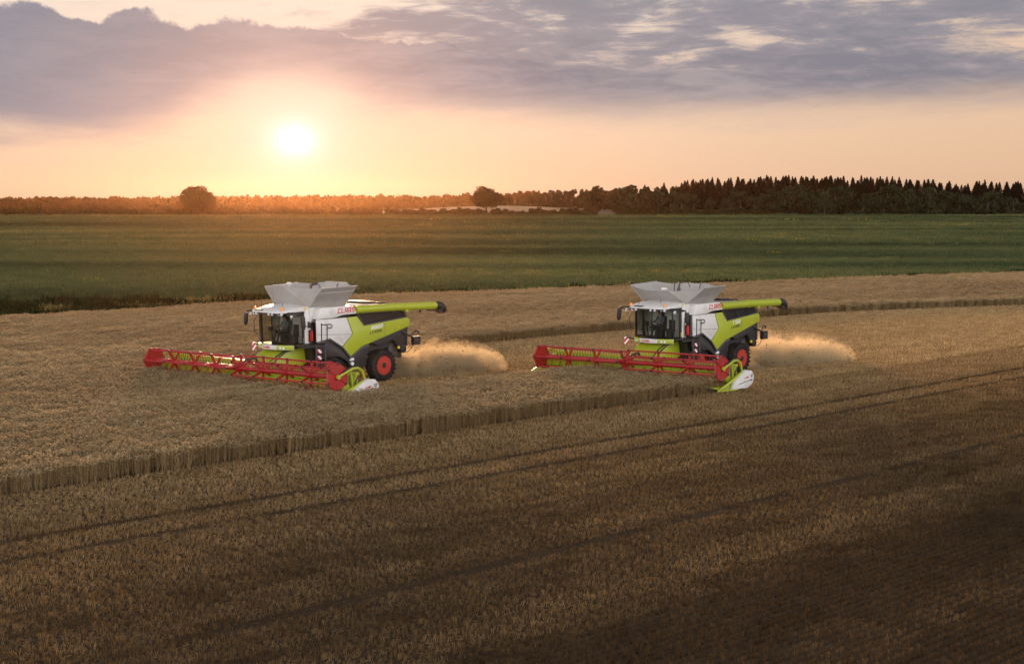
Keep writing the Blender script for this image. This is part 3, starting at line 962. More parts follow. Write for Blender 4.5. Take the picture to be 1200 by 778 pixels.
# ------------------------------------------------------------------ combine harvester (x forwards, y to its left, z up)
def make_wheel(parent, cx, cy, cz, R, W, sgn, steer=0.0):
    """tyre with lugs and a dished red rim; outer face at cy"""
    y0, y1 = (cy - W, cy) if sgn > 0 else (cy, cy + W)
    yo, yi = (y1, y0) if sgn > 0 else (y0, y1)
    wh = empty('rear_wheel', (0, 0, 0)); wh.parent = parent
    wh.location = (cx, 0, cz)
    m = MB()
    s = sgn
    r = R * 0.60
    m.lathe_y((0, 0), [(yo - s * 0.10, r * 0.96), (yo - s * 0.02, r * 1.02), (yo, R * 0.80), (yo - s * 0.05, R * 0.93), (yo - s * 0.12, R * 0.955), (yi + s * 0.12, R * 0.955), (yi + s * 0.05, R * 0.93), (yi, R * 0.80), (yi + s * 0.02, r), (yi + s * 0.1, r * 0.96)], 40)
    for k in range(22):
        for half in (0, 1):
            a = 2 * PI * (k + 0.5 * half) / 22
            ya, yb2 = (yo - s * 0.01, yo - s * W * 0.55) if half == 0 else (yi + s * 0.01, yi + s * W * 0.55)
            da = 0.20
            P = lambda rr, aa, yy: (rr * math.cos(aa), yy, rr * math.sin(aa))
            wdt = 0.055
            q = [P(R * 0.93, a - wdt, ya), P(R * 0.93, a + wdt, ya), P(R * 0.95, a + da + wdt, yb2), P(R * 0.95, a + da - wdt, yb2)]
            t = [P(R * 0.985, a - wdt * .8, ya), P(R * 0.985, a + wdt * .8, ya), P(R * 1.005, a + da + wdt * .8, yb2), P(R * 1.005, a + da - wdt * .8, yb2)]
            va = [m.bm.verts.new(p) for p in q]; vb = [m.bm.verts.new(p) for p in t]
            m.bm.faces.new(va); m.bm.faces.new(vb)
            for i in range(4):
                j = (i + 1) % 4; m.bm.faces.new((va[i], va[j], vb[j], vb[i]))
    m.build('tyre', M['rubber'], wh)
    m = MB()
    m.lathe_y((0, 0), [(yo - s * 0.03, r * 1.0), (yo - s * 0.03, r * 0.93), (yo - s * 0.15, r * 0.84), (yo - s * 0.19, r * 0.45), (yo - s * 0.10, r * 0.40), (yo - s * 0.10, 0.02)], 36)
    m.build('rim', M['rim'], wh)
    m = MB()
    m.lathe_y((0, 0), [(yo - s * 0.12, r * 0.30), (yo - s * 0.02, r * 0.28), (yo + s * 0.01, r * 0.2), (yo + s * 0.01, 0.01)], 20)
    for k in range(8):
        a = 2 * PI * k / 8
        m.lathe_y((r * 0.36 * math.cos(a), r * 0.36 * math.sin(a)), [(yo - s * 0.12, 0.022), (yo - s * 0.075, 0.022)], 6)
    m.build('hub', M['black'], wh)
    wh.rotation_euler = (0, 0, 0)
    return wh


def make_track(parent, sgn):
    """rubber crawler with red guide wheels, under the front of the machine"""
    yo, yi = (1.60, 1.0) if sgn > 0 else (-1.60, -1.0)
    a, b = min(yo, yi), max(yo, yi)
    m = MB()
    cA, cB, cT = (1.0, 0.46), (-1.0, 0.46), (-0.15, 0.92)
    # outline of the belt: convex hull of three rollers
    circ = []
    for (c, r) in ((cA, 0.44), (cB, 0.44), (cT, 0.40)):
        for k in range(40):
            t = 2 * PI * k / 40; circ.append((c[0] + r * math.cos(t), c[1] + r * math.sin(t)))
    pts = sorted(set(circ))

    def half(ps):
        h = []
        for p in ps:
            while len(h) > 1 and (h[-1][0] - h[-2][0]) * (p[1] - h[-2][1]) - (h[-1][1] - h[-2][1]) * (p[0] - h[-2][0]) <= 0: h.pop()
            h.append(p)
        return h
    hull = half(pts)[:-1] + half(pts[::-1])[:-1]
    # belt as a ring
    cx = sum(p[0] for p in hull) / len(hull); cz = sum(p[1] for p in hull) / len(hull)
    inn = [(cx + (p[0] - cx) * 0.94, cz + (p[1] - cz) * 0.90) for p in hull]
    n = len(hull)
    rings = [[m.bm.verts.new((p[0], y, p[1])) for p in L] for (L, y) in ((hull, a), (hull, b), (inn, b), (inn, a))]
    for q in range(4):
        A, B = rings[q], rings[(q + 1) % 4]
        for i in range(n):
            j = (i + 1) % n; m.bm.faces.new((A[i], A[j], B[j], B[i]))
    # lugs every 0.16 m round the outline
    L = [Vector((p[0], 0, p[1])) for p in hull]; per = [(L[(i + 1) % n] - L[i]).length for i in range(n)]
    tot = sum(per); N = int(tot / 0.165)
    for q in range(N):
        s = tot * q / N; i = 0
        while s > per[i]: s -= per[i]; i += 1
        t = (L[(i + 1) % n] - L[i]).normalized(); p = L[i] + t * s; nn = Vector((t.z, 0, -t.x))
        for (ya, yb2) in ((a - 0.005, (a + b) / 2 - 0.04), ((a + b) / 2 + 0.04, b + 0.005)):
            c = [p - t * 0.035 - nn * 0.01, p + t * 0.035 - nn * 0.01, p + t * 0.028 + nn * 0.045, p - t * 0.028 + nn * 0.045]
            v0 = [m.bm.verts.new((v.x, ya, v.z)) for v in c]; v1 = [m.bm.verts.new((v.x, yb2, v.z)) for v in c]
            m.bm.faces.new(v0); m.bm.faces.new(v1)
            for k in range(4):
                l = (k + 1) % 4; m.bm.faces.new((v0[k], v0[l], v1[l], v1[k]))
    tr = m.build('crawler_track', M['rubber'], parent)
    for (c, r, nm) in ((cA, 0.37, 'idler_wheel'), (cB, 0.37, 'idler_wheel'), (cT, 0.33, 'drive_wheel')):
        w = MB()
        s = 1 if sgn > 0 else -1
        w.lathe_y(c, [(yo - s * 0.02, r), (yo - s * 0.02, r * 0.82), (yo - s * 0.10, r * 0.7), (yo - s * 0.10, r * 0.3), (yo - s * 0.02, r * 0.25), (yo - s * 0.02, 0.02)], 28)
        w.lathe_y(c, [(yo - s * 0.025, r * 0.99), (yi, r * 0.99)], 28)
        w.build(nm, M['rim'], tr)
    return tr


def hexpt(R, k, ph): return (R * math.cos(ph + PI / 3 * k), R * math.sin(ph + PI / 3 * k))


def make_reel(root, half, n_sp, zoff, tilt):
    """red tine reel in two halves with their bars half a step apart"""
    reel = empty('reel', (3.84, 0, 1.02 + zoff)); reel.parent = root; reel.rotation_euler = (tilt, 0, 0)
    R = 0.58
    for side, (ya, yb) in enumerate(((-half, -0.12), (0.02, half))):
        ph = 0.0 if side == 0 else PI / 6
        ph += 0.06
        m = MB(); m.tube([(0, ya, 0), (0, yb, 0)], 0.115, 14); m.build('reel_tube', M['red'], reel)
        # end disc: ribbed hexagon
        ye = ya if side == 0 else yb
        s = -1 if side == 0 else 1
        m = MB(); m.prism([hexpt(R * 1.08, k, ph) for k in range(6)], ye - 0.02, ye + 0.02)
        for k in range(6):
            p, q = hexpt(R * 1.07, k, ph), hexpt(R * 1.07, k + 1, ph)
            m.tube([(p[0], ye, p[1]), (q[0], ye, q[1])], 0.032, 6)
            m.tube([(p[0] * .25, ye + s * 0.03, p[1] * .25), (p[0] * 0.9, ye + s * 0.03, p[1] * 0.9)], 0.022, 6)
        m.lathe_y((0, 0), [(ye - 0.07, 0.13), (ye + 0.07, 0.13)], 14)
        m.build('end_disc', M['red'], reel, smooth=False)
        # spiders carrying the bars
        ys = [ya + (yb - ya) * (i + 1) / (n_sp + 1) for i in range(n_sp)] + [yb - 0.06 if side == 0 else ya + 0.06]
        for y in ys:
            m = MB(); pts = []
            for k in range(6):
                for (rr, da) in ((0.30, -0.30), (0.62, -0.17), (0.98, -0.11), (0.98, 0.11), (0.62, 0.17), (0.30, 0.30)):
                    t = ph + PI / 3 * k + da; pts.append((R * rr * math.cos(t), R * rr * math.sin(t)))
            m.prism(pts, y - 0.018, y + 0.018)
            m.lathe_y((0, 0), [(y - 0.09, 0.15), (y + 0.09, 0.15)], 14)
            sp = m.build('reel_spider', M['red'], reel, smooth=False)
        # bars with tines hanging straight down
        for k in range(6):
            x, z = hexpt(R, k, ph)
            m = MB(); m.tube([(x, ya, z), (x, yb, z)], 0.034, 8)
            m.box(x - 0.006, x + 0.006, ya, yb, z - 0.05, z - 0.02)
            y = ya + 0.08
            while y < yb - 0.04:
                m.box(x - 0.007, x + 0.007, y - 0.006, y + 0.006, z - 0.25, z - 0.06); y += 0.17
            m.build('tine_bar', M['red'], reel, smooth=False)
            m = MB()
            for y in ys + [ye]:
                m.box(x - 0.05, x + 0.05, y - 0.05, y + 0.05, z - 0.05, z + 0.05)
            m.build('bar_bearing', M['black'], reel, smooth=False)
    return reel


def make_divider(root, y, s, zo):
    """pointed end of the header: lime frame and white cover; s=+1 on the machine's left"""
    d = MB()
    d.tube([(4.55, y + s * 0.10, 0.10 + zo), (3.95, y + s * 0.12, 0.30 + zo), (3.2, y + s * 0.14, 0.58 + zo), (2.6, y + s * 0.14, 0.85 + zo)], [0.02, 0.06, 0.075, 0.06], 8)
    d.tube([(4.55, y + s * 0.10, 0.10 + zo), (3.9, y + s * 0.20, 0.10 + zo), (3.1, y + s * 0.24, 0.10 + zo)], [0.02, 0.045, 0.05], 8)
    d.prism([(4.3, 0.14 + zo), (3.5, 0.45 + zo), (2.6, 0.82 + zo), (2.2, 0.95 + zo), (2.2, 0.15 + zo), (3.4, 0.08 + zo)], y + s * 0.0, y + s * 0.06)
    o = d.build('crop_divider', M['lime'], root, smooth=False)
    w = MB()
    out = [(3.42, 0.44), (2.46, 0.95), (2.02, 0.90), (1.80, 0.62), (1.90, 0.32), (2.34, 0.10), (3.5, 0.12)]
    w.prism([(a, b + zo) for a, b in out], y + s * 0.09, y + s * 0.30)
    sh = w.build('divider_cover', M['white'], o, bevel=0.035)
    b = MB()
    b.prism([(3.15, 0.34 + zo), (2.0, 0.50 + zo), (1.98, 0.47 + zo), (3.1, 0.315 + zo)], y + s * 0.285, y + s * 0.304)
    b.build('cover_groove', M['grey'], o, smooth=False)
    if s > 0:
        lettering('lettering', 'CLAAS', M['redtext'], o, (2.62, y + 0.300, 0.55 + zo), (-1, 0, 0.08), (0, 0, 1), 0.32, 0.075)
    b = MB()
    for (xa, xb, za, zb) in ((2.12, 1.94, 0.66, 0.70), (2.10, 1.96, 0.59, 0.63), (2.14, 1.98, 0.42, 0.46)):
        b.prism([(xa, za + zo), (xb, za + 0.02 + zo), (xb, zb + 0.02 + zo), (xa, zb + zo)], y + s * 0.28, y + s * 0.306)
    b.build('decal', M['blacktext'], o, smooth=False)
    return o


def make_header(root, half, n_sp, zo, tilt):
    """cutting table, auger, reel with its arms and the two dividers, all parts of the machine"""
    hs = half + 0.05
    m = MB()
    prof = [(4.55, 0.20), (4.55, 0.26), (3.9, 0.24), (3.35, 0.22), (3.02, 0.32), (2.86, 0.62), (2.80, 1.10), (2.70, 1.10), (2.72, 0.55), (2.95, 0.16), (3.4, 0.10)]
    m.prism([(a, b + zo) for a, b in prof], -hs, hs)
    fr = m.build('header_table', M['lime'], root, smooth=False)
    m = MB(); m.tube([(2.72, -hs, 1.14 + zo), (2.72, hs, 1.14 + zo)], 0.10, 10); m.build('header_beam', M['lime'], root)
    # grid plate on the back wall
    m = MB(); y = -hs + 0.3
    while y < hs - 0.2:
        if abs(y) > 0.9: m.box(2.86, 2.885, y - 0.02, y + 0.02, 0.62 + zo, 1.06 + zo)
        y += 0.22
    m.build('back_slats', M['grey'], fr, smooth=False)
    # knife with fingers
    m = MB(); y = -hs + 0.05
    m.box(4.55, 4.60, -hs, hs, 0.20 + zo, 0.235 + zo)
    while y < hs:
        m.prism([(y - 0.02, 0.205 + zo), (y + 0.02, 0.205 + zo), (y + 0.02, 0.24 + zo), (y - 0.02, 0.24 + zo)], 4.60, 4.72, axis='x'); y += 0.152
    m.build('cutter_bar', M['grey'], root, smooth=False)
    # feed auger with flighting
    ca, cz = 3.28, 0.60 + zo
    m = MB(); m.tube([(ca, -hs + 0.1, cz), (ca, hs - 0.1, cz)], 0.19, 16)
    for s in (-1, 1):
        n = int((half - 0.8) / 0.55 * 16)
        prev = None
        for i in range(n + 1):
            y = s * (0.75 + (half - 0.85) * i / n); t = s * 2 * PI * i / 16 + 0.4
            p = [(ca + r * math.cos(t), y, cz + r * math.sin(t)) for r in (0.18, 0.33)]
            q = [(v[0], v[1] + 0.012, v[2]) for v in p]
            cur = [m.bm.verts.new(v) for v in (p[0], p[1], q[1], q[0])]
            if prev:
                for k in range(4):
                    l = (k + 1) % 4; m.bm.faces.new((prev[k], prev[l], cur[l], cur[k]))
            prev = cur
    for k in range(14):
        a = k * 2.4; y = -0.65 + 0.1 * k
        m.tube([(ca, y, cz), (ca + 0.36 * math.cos(a), y, cz + 0.36 * math.sin(a))], 0.015, 5)
    m.build('feed_auger', M['lime'], root, smooth=False)
    make_reel(root, half - 0.02, n_sp, zo, tilt)
    for s in (-1, 1):
        y = s * (half + 0.10)
        zt = y * tilt
        m = MB()
        m.tube([(3.86, y, 1.02 + zo + zt), (3.5, y, 1.18 + zo + zt), (3.05, y, 1.33 + zo + zt), (2.75, y, 1.34 + zo + zt), (2.50, y, 1.18 + zo + zt), (2.35, y, 0.85 + zo)], [0.05, 0.06, 0.065, 0.065, 0.06, 0.055], 8)
        m.tube([(3.0, y - s * 0.12, 0.40 + zo), (2.95, y - s * 0.12, 0.75 + zo), (3.1, y - s * 0.08, 1.20 + zo + zt)], 0.04, 7)
        m.tube([(3.84, y - s * 0.10, 1.02 + zo + zt), (3.84, y + s * 0.03, 1.02 + zo + zt)], 0.10, 12)
        ar = m.build('reel_arm', M['lime'], root)
        m = MB(); m.tube([(3.62, y + s * 0.02, 1.20 + zo + zt), (3.2, y + s * 0.05, 1.42 + zo + zt), (2.8, y + s * 0.04, 1.46 + zo + zt), (2.5, y + s * 0.02, 1.32 + zo + zt)], 0.022, 6)
        m.tube([(2.9, y - s * 0.05, 0.72 + zo), (2.68, y - s * 0.05, 1.12 + zo)], 0.035, 7)
        m.build('hydraulic_hose', M['black'], ar)
        make_divider(root, s * half + s * 0.13, s, zo)
        m = MB(); m.prism([(4.4, 0.14 + zo), (3.5, 0.40 + zo), (2.75, 0.72 + zo), (2.75, 0.18 + zo)], s * (half + 0.06), s * (half + 0.10)); m.build('end_sheet', M['lime'], root, smooth=False)
    # mid arm and hoses at the feeder
    m = MB()
    m.tube([(3.84, -0.05, 1.02 + zo), (3.45, -0.05, 1.34 + zo), (2.9, -0.05, 1.40 + zo), (2.72, -0.05, 1.15 + zo)], 0.06, 8)
    m.build('reel_arm', M['dark'], root)


def sidepoly(m, pts, y0, y1, s): m.prism(pts, s * y0, s * y1)


def make_tank(root, kind):
    """grey folding extension on the grain tank: stiff panels, fabric corners"""
    m = MB(); m.box(-1.42, 0.78, -1.42, 1.30, 3.0, 3.78)
    tank = m.build('grain_tank', M['white'], root, bevel=0.05)
    B = dict(nf=(0.78, 1.32, 3.77), ff=(0.55, -1.50, 3.74), nr=(-1.42, 1.30, 3.77), fr=(-1.42, -1.45, 3.74))
    if kind == 'tall':
        F = [(1.10, -0.95, 4.74), (1.16, -0.20, 4.74)]
        NT_ = [(0.62, 2.02, 4.66), (-1.52, 2.06, 4.72)]
        FT = [(0.50, -2.35, 4.60), (-1.45, -2.25, 4.72)]
        Rr = [(-2.0, -0.75, 4.80), (-2.0, 0.75, 4.80)]
    else:
        F = [(1.36, -0.82, 4.40), (1.36, 0.66, 4.40)]
        NT_ = [(0.40, 2.10, 4.56), (-1.50, 2.10, 4.62)]
        FT = [(0.52, -2.42, 4.56), (-1.45, -2.25, 4.68)]
        Rr = [(-2.0, -0.7, 4.62), (-2.0, 0.7, 4.62)]
    th = 0.025
    panels = [(B['ff'], B['nf'], F[1], F[0]), (B['nr'], B['fr'], Rr[0], Rr[1]), (B['fr'], B['ff'], FT[0], FT[1])]
    if kind == 'tall':
        # the near flap is two stiff sheets, the upper one set back
        l0, l1 = (0.74, 1.86, 4.42), (-1.40, 1.88, 4.47)
        panels += [(B['nf'], B['nr'], l1, l0), ((0.70, 1.80, 4.40), (-1.38, 1.82, 4.45), NT_[1], NT_[0])]
    else:
        panels.append((B['nf'], B['nr'], NT_[1], NT_[0]))
    for p in panels:
        q = MB(); q.slab(p, th)
        for i in (1, 3):
            q.tube([p[i], p[(i + 1) % 4]], 0.022, 6)
        q.tube([p[2], p[3]], 0.02, 6)
        q.build('tank_panel', M['sheet'], tank, smooth=False)

    def gusset(base, p, q):
        # slack fabric between two panels: sags a little towards the middle
        g = MB(); n = 8
        b, P_, Q_ = Vector(base), Vector(p), Vector(q)
        rows = []
        inn = (Vector((-0.4, 0, 4.3)) - (P_ + Q_) / 2).normalized()
        for i in range(n + 1):
            t = i / n; row = []
            for j in range(n + 1):
                u = j / n
                e = P_.lerp(Q_, u); e = e + Vector((0, 0, -0.05)) * math.sin(PI * u)
                v = b.lerp(e, t) + inn * (0.05 * math.sin(PI * u) * t + 0.012 * math.sin(u * 14) * t)
                row.append(g.bm.verts.new(v))
            rows.append(row)
        for i in range(n):
            for j in range(n):
                g.bm.faces.new((rows[i][j], rows[i][j + 1], rows[i + 1][j + 1], rows[i + 1][j]))
        g.build('tank_fabric', M['fabric'], tank)
    gusset(B['nf'], F[1], NT_[0]); gusset(B['ff'], F[0], FT[0]); gusset(B['nr'], NT_[1], Rr[1]); gusset(B['fr'], FT[1], Rr[0])
    # filling spout and fittings inside
    m = MB(); m.tube([(-0.3, 0.1, 3.7), (-0.35, 0.0, 4.45)], 0.10, 10); m.tube([(-0.35, 0, 4.45), (-0.55, -0.1, 4.72), (-0.95, -0.2, 4.74)], 0.06, 8)
    m.tube([(-0.9, -0.7, 3.7), (-0.95, -0.7, 4.72)], 0.03, 6); m.tube([(-1.3, 0.4, 3.8), (-1.75, 0.4, 4.75)], 0.03, 6)
    m.build('filling_auger', M['grey'], tank)
    m = MB(); m.box(-1.40, 0.70, -1.40, 1.25, 3.79, 3.84); m.build('tank_floor', M['grey'], tank, smooth=False)
    # satellite receiver dome
    c = (0.95, 0.05) if kind == 'tall' else (0.98, 0.1)
    zt = 4.72 if kind == 'tall' else 4.36
    m = MB(); m.tube([(c[0], c[1], zt - 0.15), (c[0], c[1], zt + 0.06)], 0.02, 6)
    rr = [(0.13, 0.06), (0.15, 0.10), (0.13, 0.15), (0.07, 0.18), (0.01, 0.185)]
    m.tube([(c[0], c[1], zt + z) for r, z in rr], [r for r, z in rr], 14)
    m.build('receiver_dome', M['white'], tank)
    m = MB(); m.tube([(-0.5, 0.6, 4.5), (-0.5, 0.5, 4.72), (-0.5, 0.2, 4.86), (-0.5, -0.1, 4.72), (-0.5, -0.2, 4.5)], 0.018, 6); m.build('tank_hoop', M['black'], tank)
    return tank


def make_cab(root):
    """glazed cab with curved screen, pillars, roof with beacons, mirrors"""
    zb, zt = 2.06, 3.52
    plan = [(1.02, 1.14), (1.62, 1.16), (1.92, 0.95), (2.08, 0.5), (2.12, 0.0), (2.08, -0.5), (1.92, -0.95), (1.62, -1.16), (1.02, -1.14)]
    topp = [(x + (0.08 if x > 1.5 else 0), y * 0.98) for x, y in plan]
    m = MB(); m.prism([(x * 0.985, y * 0.985) for x, y in plan] + [(0.2, -1.14), (0.2, 1.14)], 1.98, 2.06, axis='z')
    m.box(0.72, 0.90, -1.12, 1.10, 2.06, 3.60)      # rear wall
    cab = m.build('cab_frame', M['dark'], root, smooth=False)
    m = MB(); m.box(0.90, 0.93, -1.10, 1.08, 2.10, 3.52); m.build('rear_lining', M['seat'], cab, smooth=False)
    # glass: screen and side panes
    for rng_, nm in ((range(1, 7), 'windscreen'), (range(0, 1), 'side_window'), (range(7, 8), 'side_window')):
        g = MB()
        for i in rng_:
            a, b = plan[i], plan[i + 1]; c, d = topp[i + 1], topp[i]
            g.poly([(a[0], a[1], zb), (b[0], b[1], zb), (c[0], c[1], zt), (d[0], d[1], zt)])
        bmesh.ops.remove_doubles(g.bm, verts=g.bm.verts, dist=1e-4)
        g.build(nm, M['glass'], cab)
    p = MB()
    for i, r in ((0, 0.065), (1, 0.022), (7, 0.05), (8, 0.06)):
        a, c = plan[i], topp[i]; p.tube([(a[0], a[1], zb), (c[0], c[1], zt + 0.04)], r, 7)
    p.tube([(plan[7][0] + .02, plan[7][1], zb), (topp[7][0] + .02, topp[7][1], zt)], 0.055, 6)
    p.build('cab_pillars', M['black'], cab)
    # roof with drooping visor
    m = MB()
    rows = [(0.70, 3.60, 3.86, 1.22), (1.3, 3.58, 3.82, 1.24), (1.9, 3.56, 3.72, 1.24), (2.22, 3.54, 3.66, 1.12), (2.40, 3.54, 3.60, 0.85)]
    vs = []
    for (x, z0, z1, w) in rows:
        vs.append([m.bm.verts.new(q) for q in ((x, -w, z0), (x, w, z0), (x, w, z1 - 0.05), (x, w * 0.8, z1), (x, -w * 0.8, z1), (x, -w, z1 - 0.05))])
    for A, B in zip(vs[:-1], vs[1:]):
        for k in range(6):
            l = (k + 1) % 6; m.bm.faces.new((A[k], A[l], B[l], B[k]))
    m.bm.faces.new(vs[0]); m.bm.faces.new(vs[-1][::-1])
    roof = m.build('cab_roof', M['white'], root, bevel=0.02)
    m = MB(); m.box(2.06, 2.36, -0.75, -0.25, 3.60, 3.668); m.build('roof_vent', M['black'], roof, smooth=False)
    m = MB()
    m.prism([(1.6, -1.2), (2.2, -1.08), (2.36, -0.8), (2.36, 0.8), (2.2, 1.08), (1.6, 1.2)], 3.475, 3.537, axis='z'); m.build('light_strip', M['black'], roof, smooth=False)
    for y in (-0.95, -0.62, 0.30, 0.55, 0.85, 1.05):
        m = MB(); xx = 2.33 if abs(y) < 0.8 else 2.20
        m.tube([(xx, y, 3.49), (xx + 0.07, y, 3.47)], 0.06, 10); m.build('work_lamp', M['lens'], roof)
    for (x, y) in ((1.95, -1.24), (2.1, 0.95)):
        m = MB(); z = 3.62 if y < 0 else 3.66
        m.tube([(x, y, z), (x, y, z + 0.05), (x, y, z + 0.12), (x, y, z + 0.15)], [0.08, 0.085, 0.07, 0.02], 12); m.build('beacon', M['orange'], roof)
    m = MB(); m.tube([(1.95, -0.75, 3.65), (1.93, -0.77, 4.08)], 0.012, 5); m.tube([(1.55, 0.3, 3.75), (1.55, 0.3, 3.95)], 0.012, 5); m.build('antenna', M['black'], roof)
    # bumper with lamp clusters
    m = MB()
    ins = [(x - 0.16, y * 0.9) for x, y in plan[1:8]]
    out = [(x + 0.05, y * 1.05) for x, y in plan[1:8]]
    m.prism(out + ins[::-1], 1.82, 2.03, axis='z')
    bump = m.build('cab_bumper', M['white'], root, bevel=0.03)
    for s in (1, -1):
        m = MB()
        o2 = [(1.70, s * 1.235), (1.99, s * 1.01), (2.15, s * 0.55), (2.0, s * 0.5), (1.6, s * 1.0)]
        m.prism(o2, 1.84, 2.045, axis='z'); lc = m.build('lamp_cluster', M['lime'], bump, bevel=0.015)
        for t in (0.25, 0.62):
            p0 = Vector((1.97, s * 1.02, 1.92)).lerp(Vector((2.14, s * 0.58, 1.92)), t)
            m = MB(); nrm = Vector((0.9, s * 0.4, 0)).normalized()
            m.tube([p0 - nrm * 0.05, p0 + nrm * 0.025], 0.055, 12); m.build('headlight', M['lens'], bump)
    lettering('lettering', 'CLAAS', M['redtext'], bump, (2.152, -0.42, 1.875), (0.06, 1, 0), (0, 0, 1), 0.50, 0.10)
    # seat, steering column and screen
    m = MB(); m.box(0.98, 1.42, -0.28, 0.28, 2.40, 2.54); m.box(0.96, 1.08, -0.28, 0.28, 2.54, 3.12); m.box(1.0, 1.35, -0.18, 0.18, 2.06, 2.40); m.box(0.97, 1.07, -0.14, 0.14, 3.12, 3.30)
    m.build('driver_seat', M['seat'], cab, bevel=0.04)
    m = MB(); m.box(0.98, 1.38, 0.42, 0.80, 2.36, 2.50); m.box(0.96, 1.04, 0.42, 0.80, 2.50, 2.95); m.box(1.0, 1.3, 0.45, 0.75, 2.06, 2.36); m.build('passenger_seat', M['seat'], cab, bevel=0.03)
    m = MB(); m.tube([(1.92, 0, 2.06), (1.72, 0, 2.72)], 0.05, 8)
    ring = [(1.68 + 0.19 * math.sin(t) * 0.45, 0.19 * math.cos(t), 2.76 + 0.19 * math.sin(t) * 0.9) for t in np.linspace(0, 2 * PI, 21)]
    m.tube(ring, 0.018, 6, cap=False); m.build('steering_wheel', M['black'], cab)
    m = MB(); m.box(1.55, 1.60, -0.72, -0.44, 2.62, 2.86); m.tube([(1.5, -0.5, 2.06), (1.55, -0.55, 2.65)], 0.03, 6); m.box(1.0, 1.5, -0.42, -0.32, 2.50, 2.60); m.build('control_console', M['black'], cab, smooth=False)
    m = MB(); m.box(0.93, 1.10, -1.06, -0.62, 2.3, 3.5); m.build('side_lining', M['pale'], cab, smooth=False)
    # mirrors
    for s in (-1, 1):
        m = MB()
        ya = s * 1.18
        m.tube([(2.0, ya, 3.55), (1.98, s * 1.55, 3.56), (1.86, s * 2.02, 3.50), (1.84, s * 2.07, 3.44)], 0.035, 7)
        m.tube([(1.95, ya, 3.44), (1.95, s * 1.6, 3.42), (1.86, s * 2.0, 3.48)], 0.025, 6)
        arm = m.build('mirror_arm', M['black'], root)
        m = MB()
        m.prism([(s * 1.98, 3.42), (s * 2.20, 3.42), (s * 2.24, 3.0), (s * 2.20, 2.84), (s * 2.10, 2.82), (s * 2.02, 2.95)] if s < 0 else [(s * 1.98, 3.42), (s * 2.02, 2.95), (s * 2.10, 2.82), (s * 2.20, 2.84), (s * 2.24, 3.0), (s * 2.20, 3.42)], 1.78, 1.88, axis='x')
        m.build('mirror_head', M['black'], arm, bevel=0.02)
        m = MB(); m.tube([(1.98, s * 1.5, 3.42), (2.05, s * 1.5, 3.38)], 0.07, 10); m.build('work_lamp', M['lens'], arm)
        m = MB(); m.tube([(1.86, s * 1.22, 3.3), (1.98, s * 1.32, 3.1), (1.94, s * 1.33, 2.6), (1.8, s * 1.24, 2.42)], 0.02, 6); m.build('grab_rail', M['black'], arm)
    # striped board on the far front corner
    m = MB(); m.tube([(1.62, -1.15, 1.90), (1.58, -1.72, 1.96)], 0.035, 6); br = m.build('marker_bracket', M['black'], root)
    m = MB(); m.box(1.56, 1.59, -1.96, -1.68, 1.62, 2.00); m.build('striped_board', M['stripes'], br, smooth=False)
    return cab


